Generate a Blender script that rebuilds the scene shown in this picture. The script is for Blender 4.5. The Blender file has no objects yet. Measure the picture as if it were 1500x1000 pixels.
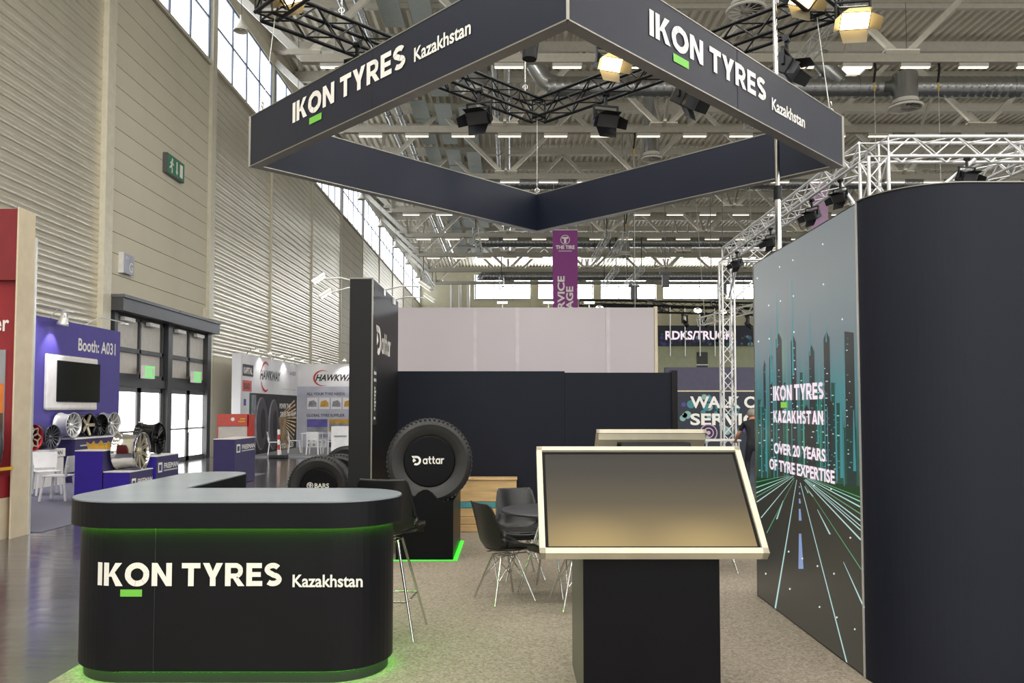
import bpy, bmesh, math, random
from mathutils import Vector, Matrix
random.seed(7)
PI = math.pi
R = math.radians
scene = bpy.context.scene
C = scene.collection

# ------------------------------------------------------------------ camera
cam_d = bpy.data.cameras.new('camera')
cam = bpy.data.objects.new('camera', cam_d)
C.objects.link(cam)
cam.location = (0.0, 0.0, 1.65)
cam.rotation_euler = (R(92.5), 0, 0)
cam_d.sensor_width = 36.0
cam_d.lens = 27.6
cam_d.shift_x = 1.0/1500
cam_d.shift_y = 48.8/1500
cam_d.clip_end = 300
scene.camera = cam

# ------------------------------------------------------------------ world, lights, exposure
world = bpy.data.worlds.new('sky')
scene.world = world
world.use_nodes = True
bg = world.node_tree.nodes['Background']
bg.inputs[0].default_value = (0.86, 0.93, 1.0, 1)
bg.inputs[1].default_value = 1.0
scene.view_settings.view_transform = 'Standard'
scene.view_settings.look = 'None'
scene.view_settings.exposure = 0.0
scene.view_settings.gamma = 1.0
scene.view_settings.use_curve_mapping = False
scene.cycles.sample_clamp_indirect = 4.0
scene.cycles.max_bounces = 8

def area_light(name, loc, rot, sx, sy, power, col=(1, 1, 1)):
    d = bpy.data.lights.new(name, 'AREA')
    d.shape = 'RECTANGLE'; d.size = sx; d.size_y = sy; d.energy = power; d.color = col
    o = bpy.data.objects.new(name, d); C.objects.link(o)
    o.location = loc; o.rotation_euler = rot
    return o
# rows of hall lamps behind and above the camera (the same rows as the battens in view)
# upward fill rows added to brighten the deck, no fixtures there
for y in (-.9, 6.1, 13.1, 20.1, 27.1, 34.1, 41.1, 48.1, 55.1, 62.1, 69.1, 76.1):
    area_light('deck_fill_row', (25, y, 14.2), (R(180), 0, 0), 64, 0.9, 230, (1.0, 0.98, 0.94))
for i, y in enumerate((-14.9, -7.9, -0.9, 6.1, 13.1)):
    area_light('hall_lamp_row', (20, y, 13.6), (0, 0, 0), 54, 0.5, 2600, (1.0, 0.965, 0.90))
# fill panels added at the windowless right and back walls; left continues the clerestory
area_light('fill_right', (63.5, 35, 15.4), (0, R(90), 0), 3.0, 108, 9000, (0.93, 0.97, 1.0))
area_light('fill_back', (26, -19.5, 9.0), (R(90), 0, 0), 70, 12.0, 6500, (0.95, 0.97, 1.0))
area_light('daylight_left', (-10.35, -1.0, 15.3), (0, R(-90), 0), 2.6, 26, 2200, (0.95, 0.98, 1.0))

# ------------------------------------------------------------------ materials
def lin(h):
    if isinstance(h, str):
        h = h.lstrip('#'); c = [int(h[i:i+2], 16)/255 for i in (0, 2, 4)]
    else:
        c = [v/255 for v in h]
    return tuple(v/12.92 if v <= .04045 else ((v+.055)/1.055)**2.4 for v in c)
MATS = {}
def mat(name, col, rough=.5, metal=0., var=.06, scale=6., bump=0., bscale=60., spec=.5, emit=None, estr=0., coat=0., stretch=None):
    m = bpy.data.materials.new(name); m.use_nodes = True
    nt = m.node_tree; b = nt.nodes['Principled BSDF']
    c = lin(col)
    tc = nt.nodes.new('ShaderNodeTexCoord')
    vec = tc.outputs['Object']
    if stretch:
        mp = nt.nodes.new('ShaderNodeMapping'); mp.inputs['Scale'].default_value = stretch
        nt.links.new(vec, mp.inputs[0]); vec = mp.outputs[0]
    n = nt.nodes.new('ShaderNodeTexNoise'); n.inputs['Scale'].default_value = scale; n.inputs['Detail'].default_value = 3
    nt.links.new(vec, n.inputs['Vector'])
    r = nt.nodes.new('ShaderNodeValToRGB')
    r.color_ramp.elements[0].position = .3; r.color_ramp.elements[1].position = .7
    r.color_ramp.elements[0].color = (*[v*(1-var) for v in c], 1)
    r.color_ramp.elements[1].color = (*[min(1, v*(1+var)) for v in c], 1)
    nt.links.new(n.outputs['Fac'], r.inputs[0]); nt.links.new(r.outputs[0], b.inputs['Base Color'])
    b.inputs['Roughness'].default_value = rough; b.inputs['Metallic'].default_value = metal
    b.inputs['Specular IOR Level'].default_value = spec
    if coat: b.inputs['Coat Weight'].default_value = coat; b.inputs['Coat Roughness'].default_value = .08
    if bump:
        n2 = nt.nodes.new('ShaderNodeTexNoise'); n2.inputs['Scale'].default_value = bscale; n2.inputs['Detail'].default_value = 2
        nt.links.new(vec, n2.inputs['Vector'])
        bp = nt.nodes.new('ShaderNodeBump'); bp.inputs['Strength'].default_value = bump; bp.inputs['Distance'].default_value = .02
        nt.links.new(n2.outputs['Fac'], bp.inputs['Height']); nt.links.new(bp.outputs[0], b.inputs['Normal'])
    if estr:
        b.inputs['Emission Color'].default_value = (*lin(emit or col), 1); b.inputs['Emission Strength'].default_value = estr
    MATS[name] = m
    return m
# hall
mat('cladding', '#d6d0c0', .36, .7, .05, .8)
mat('flat_panel', '#cac3af', .7, 0, .05, .5, .05, 30)
mat('pilaster', '#d2ccba', .45, .1)
mat('wall_cream', '#b9b49b', .8)
mat('frame_white', '#6a7485', .5)
mat('steel_grey', '#67686a', .45, .5)
mat('steel_dark', '#47474a', .4, .3)
mat('deck', '#cdc7b6', .5, .15, .05, .6)
mat('truss_paint', '#b5b0a2', .5, .1)
mat('truss_light', '#c4c2ba', .5, .05)
mat('duct', '#a9abaa', .26, .85, .08, 2.)
mat('baffle', '#9aa19c', .6)
mat('lampshade', '#dcd8cd', .5)
mat('daylight_pane', '#ffffff', .3, emit='#f4f8ff', estr=18.0)
mat('daylight_clerestory', '#ffffff', .3, emit='#f4f8ff', estr=3.6)
mat('door_glass', '#e8edf0', .1, emit='#f2f3ef', estr=4.5)
mat('batten', '#fffaf0', .4, emit='#fff0d2', estr=2.0)
mat('skylight', '#ffffff', .3, emit='#fffaf0', estr=2.2)
mat('warm_lamp', '#fff0d0', .3, emit='#ffdc94', estr=12.)
mat('small_lamp', '#fffdf0', .3, emit='#fff6dc', estr=14.)
mat('arm_lamp', '#fffdf0', .3, emit='#fff6dc', estr=1.5)
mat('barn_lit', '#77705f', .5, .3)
mat('exit_green', '#2f7a56', .5)
mat('exit_lit', '#59b862', .5, emit='#6fd870', estr=.9)
mat('green_mark', '#6fbf44', .5)
mat('white_print', '#e9e6e0', .6, var=.02)
mat('grey_print', '#c3c3c1', .6, var=.02)
# booth
mat('navy', '#1d2130', .42, 0, .06, 2., .03, 200, spec=.22)
mat('navy_wall', '#131724', .6, 0, .06, 2., .03, 200, spec=.25)
mat('frame_edge', '#8b8880', .35, .6)
mat('black_satin', '#0f0f13', .38, 0, .08, 3., spec=.14)
mat('black_matte', '#101013', .5, 0, .08, 3., spec=.3)
mat('countertop', '#8a9299', .26, .1, .04, 3.)
mat('charcoal', '#3a3a3e', .4, 0, .05, 3.)
mat('kick_black', '#2a2c2a', .5)
mat('led_green', '#3cff3a', .5, emit='#62ff28', estr=9.0)
mat('led_green_floor', '#3cff3a', .5, emit='#35ff2e', estr=5.0)
mat('led_green_soft', '#3cff3a', .5, emit='#7dff2a', estr=42.)
mat('led_green_dim', '#3cff3a', .5, emit='#35ff2e', estr=1.6)
mat('chrome', '#d8d8d6', .12, 1.0, .03)
mat('alu', '#dcdcda', .3, .55, .05)
mat('alu_white', '#dcdcdc', .3, .55, .05)
mat('counter_black', '#16161a', .42, 0, .08, 3., spec=.16)
mat('black_metal', '#1e1f21', .33, .6, .08)
mat('black_plastic', '#17171a', .38)
mat('leather', '#1d1d1e', .33, 0, .1, 20., .06, 150)
mat('rubber', '#262627', .48, 0, .12, 8., .05, 90)
mat('kiosk_frame', '#c6bfab', .4)
mat('kiosk_side_sheen', '#57544e', .4)  # lighter than the plinth: the side's reflection is put into this colour
mat('white_wall', '#b9b2b8', .75, 0, .03, .7)
mat('joint_pale', '#c3bcc2', .7)
mat('cable', '#c8c8c4', .4, .6)
mat('wood', '#c9a877', .6, 0, .18, 2.2, .04, 30, stretch=(1.2, 8, 9))
mat('teal_band', '#4a8f96', .5)
mat('paper', '#d9dde8', .7)
mat('glass_dark', '#15161a', .12)
# left booths
mat('red_wall', '#7a1e27', .6)
mat('red_panel', '#8e212b', .6)
mat('cream_post', '#cdbfa6', .6)
mat('orange', '#d2742c', .6)
mat('sky_print', '#93949a', .6)
mat('earth_print', '#5a4538', .6)
mat('strap_yellow', '#d8a72a', .6)
mat('purple', '#4a3f92', .55, 0, .05)
mat('purple_deep', '#34219a', .5)
mat('purple_dark', '#37305f', .5)
mat('white_lac', '#e2dfdc', .4)
mat('white_plastic', '#e6e6ea', .4)
mat('lilac_carpet', '#767789', .9, 0, .12, 60., .3, 300)
mat('gold', '#d9b45c', .3, .7)
mat('wheel_red', '#a31c28', .3, .4)
mat('wheel_grey', '#5f6068', .3, .7)
mat('wheel_black', '#121214', .18, .5)
mat('wheel_warm', '#c9bfa6', .3, .7)  # warm silver; on the chrome wheel it paints golden reflections
mat('hawk_white', '#d2d2d8', .6, 0, .06, 1.2)
mat('hawk_blue', '#a9abbb', .6, 0, .14, 1.5)
mat('print_dark', '#2b2a2c', .6, 0, .3, 3.)
mat('print_light', '#d9b98a', .6, 0, .4, 3.)
mat('print_grey', '#80828c', .6, 0, .35, 5.)
mat('print_blue', '#59549c', .6, 0, .2, 5.)
mat('print_yellow', '#b98e3a', .6, 0, .2, 5.)
mat('print_teal', '#2e5b56', .6)
mat('print_red', '#b4352c', .6)
mat('salmon', '#c85a52', .6)
mat('board_white', '#c9c4bd', .6)
mat('platform', '#8e9096', .6)
# background right
mat('magenta', '#8c3f86', .7)
mat('pink', '#c9a3c8', .7)
mat('banner_dark', '#232a38', .6)
mat('bokeh_teal', '#3d7d86', .6)
mat('bokeh_violet', '#4a3f86', .6)
mat('bokeh_pale', '#7fa7a2', .6)
mat('olive_wall', '#a3a68a', .8)
mat('mauve_wall', '#555368', .7)
mat('skin', '#b98468', .5)
mat('shirt', '#17181c', .8)
mat('trousers', '#1d2028', .8)
mat('hair', '#8a8078', .7)

def special_floor():
    m = mat('hall_floor', '#525054', .16, 0, .25, .5, .0, 4., stretch=(.35, 2.2, 1))
    nt = m.node_tree; b = nt.nodes['Principled BSDF']; b.inputs['Specular IOR Level'].default_value = .9
    tc = nt.nodes['Texture Coordinate']
    mp = nt.nodes.new('ShaderNodeMapping'); mp.inputs['Scale'].default_value = (.25, 3.0, 1); mp.inputs['Rotation'].default_value = (0, 0, R(-20))
    nt.links.new(tc.outputs['Object'], mp.inputs[0])
    n = nt.nodes.new('ShaderNodeTexNoise'); n.inputs['Scale'].default_value = 2.2; n.inputs['Detail'].default_value = 4
    nt.links.new(mp.outputs[0], n.inputs['Vector'])
    mr = nt.nodes.new('ShaderNodeMapRange'); mr.inputs[3].default_value = .06; mr.inputs[4].default_value = .22
    nt.links.new(n.outputs['Fac'], mr.inputs[0]); nt.links.new(mr.outputs[0], b.inputs['Roughness'])
    bp = nt.nodes.new('ShaderNodeBump'); bp.inputs['Strength'].default_value = .10; bp.inputs['Distance'].default_value = .02
    nt.links.new(n.outputs['Fac'], bp.inputs['Height']); nt.links.new(bp.outputs[0], b.inputs['Normal'])
special_floor()
def special_carpet():
    m = mat('booth_carpet', '#8f8474', .95, 0, .35, 55., .5, 240)
    nt = m.node_tree
    r = nt.nodes['Color Ramp']
    r.color_ramp.elements[0].position = .38; r.color_ramp.elements[1].position = .62
    r.color_ramp.elements[0].color = (*lin('#72685c'), 1); r.color_ramp.elements[1].color = (*lin('#b3a796'), 1)
    nt.nodes['Noise Texture'].inputs['Detail'].default_value = 8
    nt.nodes['Noise Texture'].inputs['Roughness'].default_value = .8
special_carpet()
def display_material(name, stops, axis, lo, hi, estr, rough=.2, spots=(), spec=.5):
    """picture on a screen: colour along one axis of the object, with soft round glows that belong to the picture"""
    m = bpy.data.materials.new(name); m.use_nodes = True
    nt = m.node_tree; b = nt.nodes['Principled BSDF']
    b.inputs['Base Color'].default_value = (.01, .01, .012, 1); b.inputs['Roughness'].default_value = rough; b.inputs['Specular IOR Level'].default_value = spec
    tc = nt.nodes.new('ShaderNodeTexCoord'); sp = nt.nodes.new('ShaderNodeSeparateXYZ')
    nt.links.new(tc.outputs['Object'], sp.inputs[0])
    mr = nt.nodes.new('ShaderNodeMapRange'); mr.inputs[1].default_value = lo; mr.inputs[2].default_value = hi
    nt.links.new(sp.outputs[axis], mr.inputs[0])
    r = nt.nodes.new('ShaderNodeValToRGB')
    els = r.color_ramp.elements
    while len(els) < len(stops): els.new(.5)
    for e, (p, c) in zip(els, stops): e.position = p; e.color = (*lin(c), 1)
    nt.links.new(mr.outputs[0], r.inputs[0])
    out = r.outputs[0]
    for (pos, rad, col, amt) in spots:
        d = nt.nodes.new('ShaderNodeVectorMath'); d.operation = 'SUBTRACT'; d.inputs[1].default_value = pos
        nt.links.new(tc.outputs['Object'], d.inputs[0])
        s = nt.nodes.new('ShaderNodeVectorMath'); s.operation = 'DIVIDE'; s.inputs[1].default_value = rad
        nt.links.new(d.outputs[0], s.inputs[0])
        l = nt.nodes.new('ShaderNodeVectorMath'); l.operation = 'LENGTH'; nt.links.new(s.outputs[0], l.inputs[0])
        k = nt.nodes.new('ShaderNodeMapRange'); k.inputs[1].default_value = 1; k.inputs[2].default_value = 0
        k.inputs[3].default_value = 0; k.inputs[4].default_value = amt; k.interpolation_type = 'SMOOTHSTEP'
        nt.links.new(l.outputs['Value'], k.inputs[0])
        mx = nt.nodes.new('ShaderNodeMix'); mx.data_type = 'RGBA'; mx.blend_type = 'MIX'
        nt.links.new(k.outputs[0], mx.inputs[0]); nt.links.new(out, mx.inputs[6]); mx.inputs[7].default_value = (*lin(col), 1)
        out = mx.outputs[2]
    nt.links.new(out, b.inputs['Emission Color']); b.inputs['Emission Strength'].default_value = estr
    MATS[name] = m
def flat_emit(name, col, estr, rough=.3):
    m = mat(name, '#050505', rough, emit=col, estr=estr); return m
for n_, c_, e_ in (('glow_white', '#fbe9f4', 1.0), ('px_dot', '#f2f4f4', .9), ('px_teal', '#5fbcc4', .5), ('px_pale', '#bfe6e2', .85), ('px_green', '#7ad79a', .6),
                   ('px_lime', '#9be05c', .8), ('px_tower', '#474a48', .6), ('px_towerg', '#3f675c', .55), ('px_road', '#4a4a44', .5), ('px_haze', '#4f8e90', .5),
                   ('px_field', '#2f5a3a', .5), ('px_dash', '#93a9d8', .8)):
    flat_emit(n_, c_, e_)

# ------------------------------------------------------------------ mesh helpers
class MB:
    def __init__(s): s.v = []; s.f = []; s.sm = []
    def add(s, vs, fs, smooth=False):
        b = len(s.v); s.v += [tuple(p) for p in vs]
        for f in fs: s.f.append([i+b for i in f]); s.sm.append(smooth)
        return s
    def box(s, x0, x1, y0, y1, z0, z1):
        vs = [(x, y, z) for z in (z0, z1) for y in (y0, y1) for x in (x0, x1)]
        return s.add(vs, [(0, 2, 3, 1), (4, 5, 7, 6), (0, 1, 5, 4), (2, 6, 7, 3), (0, 4, 6, 2), (1, 3, 7, 5)])
    def bbox(s, x0, x1, y0, y1, z0, z1, b=.01):
        """box with chamfered vertical and top edges"""
        bm = bmesh.new(); bmesh.ops.create_cube(bm, size=1)
        for v in bm.verts: v.co = Vector(((x0+x1)/2+v.co.x*(x1-x0), (y0+y1)/2+v.co.y*(y1-y0), (z0+z1)/2+v.co.z*(z1-z0)))
        bmesh.ops.bevel(bm, geom=bm.edges[:], offset=b, segments=2, affect='EDGES', profile=.6)
        return s.bm(bm)
    def bm(s, bm, smooth=False):
        bm.verts.ensure_lookup_table(); bm.verts.index_update()
        s.add([v.co[:] for v in bm.verts], [[v.index for v in f.verts] for f in bm.faces], smooth); bm.free(); return s
    def beam(s, p, q, w, h=None, up=(0, 0, 1)):
        h = h or w; p = Vector(p); q = Vector(q); d = (q-p).normalized(); u = Vector(up)
        if abs(d.dot(u)) > .98: u = Vector((0, 1, 0))
        r = d.cross(u).normalized(); u = r.cross(d).normalized()
        vs = [e+r*(a*w/2)+u*(b*h/2) for e in (p, q) for a, b in ((-1, -1), (1, -1), (1, 1), (-1, 1))]
        return s.add(vs, [(3, 2, 1, 0), (4, 5, 6, 7), (0, 1, 5, 4), (1, 2, 6, 5), (2, 3, 7, 6), (3, 0, 4, 7)])
    def tube(s, pts, r, n=8, cap=True):
        pts = [Vector(p) for p in pts]; rs = r if isinstance(r, (list, tuple)) else [r]*len(pts)
        vs = []; prev = None
        for i, p in enumerate(pts):
            d = (pts[min(i+1, len(pts)-1)]-pts[max(i-1, 0)]).normalized()
            if prev is None:
                u = Vector((0, 0, 1)) if abs(d.z) < .9 else Vector((1, 0, 0))
                a = d.cross(u).normalized()
            else:
                a = (prev-d*prev.dot(d)).normalized()
            prev = a; b = d.cross(a)
            vs += [p+(a*math.cos(2*PI*k/n)+b*math.sin(2*PI*k/n))*rs[i] for k in range(n)]
        fs = []
        for i in range(len(pts)-1):
            for k in range(n): fs.append((i*n+k, i*n+(k+1) % n, (i+1)*n+(k+1) % n, (i+1)*n+k))
        s.add(vs, fs, True)
        if cap:
            s.add(vs[:n], [tuple(range(n))[::-1]]); s.add(vs[-n:], [tuple(range(n))])
        return s
    def lathe(s, prof, n=32, M=None, closed=False, smooth=True):
        """prof: (radius, height) pairs, turned about local z, then M"""
        M = M or Matrix(); vs = []; m = len(prof)
        for k in range(n):
            c, q = math.cos(2*PI*k/n), math.sin(2*PI*k/n)
            vs += [M @ Vector((r*c, r*q, h)) for r, h in prof]
        fs = []
        for k in range(n):
            k2 = (k+1) % n
            for i in range(m if closed else m-1):
                j = (i+1) % m
                fs.append((k*m+i, k2*m+i, k2*m+j, k*m+j))
        return s.add(vs, fs, smooth)
    def prism(s, poly, f0, f1):
        """poly: 2D points; f0/f1 map (a,b) -> 3D for the two ends"""
        n = len(poly); vs = [f0(*p) for p in poly]+[f1(*p) for p in poly]
        return s.add(vs, [tuple(range(n))[::-1], tuple(range(n, 2*n))]+[(i, (i+1) % n, n+(i+1) % n, n+i) for i in range(n)])
    def quad(s, a, b, c, d): return s.add([a, b, c, d], [(0, 1, 2, 3)])
    def disc(s, c, r, ax, ay, n=20):
        c = Vector(c); ax = Vector(ax); ay = Vector(ay)
        return s.add([c+ax*(r*math.cos(2*PI*k/n))+ay*(r*math.sin(2*PI*k/n)) for k in range(n)], [tuple(range(n))])
    def mesh(s, name, material):
        me = bpy.data.meshes.new(name); me.from_pydata(s.v, [], s.f); me.validate()
        if len(me.polygons) == len(s.sm): me.polygons.foreach_set('use_smooth', s.sm)
        me.materials.append(MATS[material]); me.update()
        return me
    def build(s, name, material, parent=None, off=None):
        """one object; off = parent's place when the shapes were given in world coordinates"""
        if off is not None: s.v = [(x-off[0], y-off[1], z-off[2]) for x, y, z in s.v]
        return link(name, s.mesh(name, material), parent)
def link(name, me, parent=None, loc=None, rot=None):
    o = bpy.data.objects.new(name, me); C.objects.link(o)
    if parent: o.parent = parent
    if loc: o.location = loc
    if rot: o.rotation_euler = rot
    return o
def tag(o, label, cat, group=None):
    o['label'] = label; o['category'] = cat
    if group: o['group'] = group
    return o
def thing(name, label, cat, loc=(0, 0, 0), rot=0., group=None):
    o = bpy.data.objects.new(name, None); C.objects.link(o); o.location = loc
    o.rotation_euler = (0, 0, rot) if isinstance(rot, (int, float)) else rot
    o.empty_display_size = .1
    return tag(o, label, cat, group)
def structure(o): o['kind'] = 'structure'; return o
def struct_empty(name, loc=(0, 0, 0)):
    o = bpy.data.objects.new(name, None); C.objects.link(o); o.location = loc; return structure(o)
def dup(o, parent=None):
    c = o.copy(); C.objects.link(c); c.parent = parent
    for ch in list(o.children): dup(ch, c)
    return c
def part(name, material, parent, fn):
    m = MB(); fn(m); return m.build(name, material, parent)
ORD = ['nearest', 'second', 'third', 'fourth', 'fifth', 'sixth', 'seventh', 'eighth', 'ninth', 'tenth', 'eleventh', 'twelfth']

def nth(k):
    k += 1
    return '%d%s' % (k, 'th' if 10 < k % 100 < 14 else {1: 'st', 2: 'nd', 3: 'rd'}.get(k % 10, 'th'))

# lettering: the built-in font turned into flat print
WORDS = [('IKON TYRES', .034), ('Kazakhstan', .02), ('KAZAKHSTAN', .02), ('OVER 20 YEARS', .03), ('OF TYRE EXPERTISE', .03), ('attar', .028), ('BARS', .022),
         ('er', .016), ('Booth: A031', .02), ('FREEMAN', .026), ('HAWKWAY', .034), ('A-029', .01), ('POWER THAT', .02), ('DRIVES THE NIGHT', .02), ('AUTO HL55', .02),
         ('ALL YOUR TYRE NEEDS', .01), ('GLOBAL TYRE SUPPLIER', .01), ('READY FOR EUROPEAN MARKET', .01), ('KAPITAL', .03), ('ROADX', .03), ('THE TIRE', .04), ('SERVICE', .03),
         ('STAGE', .03), ('RDKS/TRUCK', .03), ('WALK OF', .03), ('G', .0), ('8.1', .0)]
TXT = {}
_tmp = []
for w_, b_ in WORDS:
    cu = bpy.data.curves.new('word', 'FONT'); cu.body = w_; cu.offset = b_; cu.resolution_u = 4
    ob = bpy.data.objects.new('word', cu); C.objects.link(ob); _tmp.append((w_, ob))
bpy.context.view_layer.update()
dg = bpy.context.evaluated_depsgraph_get()
for w_, ob in _tmp:
    me = bpy.data.meshes.new_from_object(ob.evaluated_get(dg))
    vs = [v.co[:2] for v in me.vertices]; fs = [list(p.vertices) for p in me.polygons]
    x0 = min(v[0] for v in vs); x1 = max(v[0] for v in vs); y0 = min(v[1] for v in vs); y1 = max(v[1] for v in vs)
    TXT[w_] = ([((a-x0)/(x1-x0), (b-y0)/(y1-y0), 0) for a, b in vs], fs)
    cu = ob.data; bpy.data.objects.remove(ob); bpy.data.curves.remove(cu); bpy.data.meshes.remove(me)
def heavy(word, tr=.1):
    """wide heavy capitals and round lower case drawn as polygons, cap height 1"""
    P = []
    def ringp(cx, cy, ro, ri, a0, a1, n=20, k=1.):
        for i in range(n):
            a, b = R(a0+(a1-a0)*i/n), R(a0+(a1-a0)*(i+1)/n)
            P.append([(X+cx+ro*math.cos(a), cy+ro*k*math.sin(a)), (X+cx+ro*math.cos(b), cy+ro*k*math.sin(b)), (X+cx+ri*math.cos(b), cy+ri*k*math.sin(b)), (X+cx+ri*math.cos(a), cy+ri*k*math.sin(a))])
    def rc(x0, x1, y0, y1): P.append([(X+x0, y0), (X+x1, y0), (X+x1, y1), (X+x0, y1)])
    def pg(*p): P.append([(X+a, b) for a, b in p])
    X = 0.
    for ch in word:
        if ch == ' ': X += .34; continue
        w = .25
        if ch == 'I': rc(0, .25, 0, 1)
        elif ch == 'K': rc(0, .25, 0, 1); pg((.2, .40), (.38, .40), (.85, 1), (.55, 1)); pg((.33, .52), (.58, 0), (.90, 0), (.52, .60)); w = .88
        elif ch == 'O': ringp(.54, .5, .54, .28, 0, 360, 36, .96); w = 1.08
        elif ch == 'N': rc(0, .25, 0, 1); rc(.64, .89, 0, 1); pg((.0, 1), (.64, .0), (.89, .0), (.25, 1)); w = .89
        elif ch == 'T': rc(0, .82, .77, 1); rc(.285, .535, 0, .8); w = .82
        elif ch == 'Y': rc(.32, .57, 0, .42); pg((0, 1), (.32, .36), (.57, .36), (.29, 1)); pg((.32, .36), (.57, .36), (.89, 1), (.60, 1)); w = .89
        elif ch == 'R': rc(0, .25, 0, 1); rc(.2, .46, .79, 1); rc(.2, .46, .33, .54); ringp(.45, .665, .335, .125, -90, 90, 16); pg((.30, .40), (.56, .40), (.86, 0), (.57, 0)); w = .84
        elif ch == 'E': rc(0, .25, 0, 1); rc(.2, .68, .78, 1); rc(.2, .63, .395, .605); rc(.2, .70, 0, .22); w = .70
        elif ch == 'S':
            c = [(.37+.255*math.cos(R(a)), .715+.175*math.sin(R(a))) for a in range(28, 262, 13)]+[(.37+.27*math.cos(R(a)), .29+.18*math.sin(R(a))) for a in range(80, -154, -13)]
            o = []
            for i, p in enumerate(c):
                a, b = c[max(i-1, 0)], c[min(i+1, len(c)-1)]; dx, dy = b[0]-a[0], b[1]-a[1]; l = math.hypot(dx, dy); h = .115
                o.append(((p[0]-dy/l*h, p[1]+dx/l*h), (p[0]+dy/l*h, p[1]-dx/l*h)))
            for i in range(len(o)-1): pg(o[i][0], o[i][1], o[i+1][1], o[i+1][0])
            w = .76
        elif ch == 'A': pg((0, 0), (.27, 0), (.60, 1), (.35, 1)); pg((.35, 1), (.60, 1), (.95, 0), (.68, 0)); rc(.24, .72, .17, .36); w = .95
        elif ch == 'Z': rc(0, .78, .78, 1); rc(0, .78, 0, .22); pg((0, .2), (.3, .2), (.78, .8), (.48, .8)); w = .78
        elif ch == 'H': rc(0, .25, 0, 1); rc(.62, .87, 0, 1); rc(.2, .66, .39, .61); w = .87
        elif ch == 'a': ringp(.38, .36, .38, .2, 0, 360, 28); rc(.58, .77, 0, .73); w = .77
        elif ch == 't': rc(.13, .33, .22, .98); ringp(.43, .24, .3, .1, 180, 270, 8, .8); rc(.42, .52, 0, .17); rc(0, .5, .56, .73); w = .5
        elif ch == 'r': rc(0, .2, 0, .73); ringp(.42, .36, .38, .2, 75, 150, 10); w = .5
        X += w+tr
    vs, fs = [], []
    for p in P: fs.append(list(range(len(vs), len(vs)+len(p)))); vs += p
    x1 = max(v[0] for v in vs); y0 = min(v[1] for v in vs); y1 = max(v[1] for v in vs)
    x0 = min(v[0] for v in vs)
    lay = [0]*len(vs)
    for k, f in enumerate(fs):
        for i in f: lay[i] = k % 5
    TXT[word] = ([((a-x0)/(x1-x0), (b-y0)/(y1-y0), l) for (a, b), l in zip(vs, lay)], fs)
for w_ in ('IKON TYRES', 'KAZAKHSTAN', 'attar'): heavy(w_)
def text(word, parent, material, o, right, up, w, h, name='lettering', shear=0.):
    o = Vector(o); right = Vector(right); up = Vector(up)
    vs, fs = TXT[word]
    nn = right.cross(up).normalized()*.0007
    return MB().add([o+right*((a+shear*b*h/w)*w)+up*(b*h)+nn*l for a, b, l in vs], fs).build(name, material, parent)

# ================================================================== THE HALL
S = 7.0; Y0 = 27.1; XW = -10.5
ZS, ZT = 13.75, 16.75       # sill and head of the clerestory
YF = 90.1
structure(MB().box(-14, 66, -20, YF+1, -.2, 0).build('floor', 'hall_floor'))
# left wall: backing, cladding, pilasters, clerestory
wl = structure(MB().box(XW-.5, XW-.12, -20, 13.1, 0, 18.3).box(XW-.5, XW-.12, 13.1, YF, 0, ZS).box(XW-.5, XW-.12, 13.1, YF, ZT, 18.3).build('wall_left', 'flat_panel'))
ph = .281
prof = [(-.07, 0), (-.07, .008), (-.052, .014), (-.044, .04), (-.042, .08), (-.045, .112), (-.052, .122), (-.052, .132), (-.045, .142), (-.042, .17), (-.044, .235), (-.052, .266), (-.07, .273), (-.07, ph)]   # depth, height
def strip_mesh(n, L):
    m = MB()
    for k in range(n):
        vs = [(x, y, z+k*ph) for y in (0, L) for x, z in prof]; q = len(prof)
        m.add(vs, [(i, i+1, q+i+1, q+i) for i in range(q-1)], True)
    return m.mesh('cladding_panel', 'cladding')
sm1 = strip_mesh(1, S-.06); smN = strip_mesh(49, S-.06)
for y in (13.1, 27.1, 34.1):
    for k in range(49): link('cladding_panel', sm1, wl, (XW, y+.03, k*ph), (0, R(random.uniform(-.5, .5)), 0))
for y in (41.1, 55.1, 62.1, 69.1, 83.1):
    o = link('cladding_ribs', smN, wl, (XW, y+.03, 0)); o['kind'] = 'stuff'
fp = MB().box(-.11, -.02, .02, S-.02, .008, .552).mesh('flat_panel', 'flat_panel')
for y in (20.1, 48.1, 76.1):
    for k in range(24):
        z = 13.62-.56*(k+1)
        if y < 21 and z < 4.3: continue
        link('flat_panel', fp, wl, (XW, y, z))
for i in range(12):
    y = 13.1+S*i; w = .2 if y in (20.1, 27.1) else .07
    structure(MB().box(XW-.12, XW+(.10 if w > .1 else .03), y-w, y+w, 0, 18).build('trim_%d' % (i+1), 'pilaster'))
structure(MB().box(XW-.12, XW+.06, 13.1, YF, ZS-.1, ZS+.02).build('trim_13', 'pilaster'))
structure(MB().box(XW-.12, XW+.06, 13.1, YF, ZT, ZT+.5).build('trim_14', 'pilaster'))
pane_l = MB().box(-.02, .0, .04, 1.56, .04, 1.44).mesh('pane', 'daylight_clerestory')
for i in range(10):
    y = 20.1+S*i; w = struct_empty('window_%d' % (i+1), (XW, y+.35, ZS))
    fr = MB()
    for k in range(5): fr.box(-.08, .02, k*1.575-.05, k*1.575+.05, 0, 3)
    for z in (.02, 1.5, 2.97): fr.box(-.07, .015, 0, 6.3, z-.04, z+.04)
    fr.build('window_frame', 'frame_white', w)
    for k in range(4):
        for j in range(2): link('pane', pane_l, w, (-.03, k*1.575, .02+j*1.48))
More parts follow.
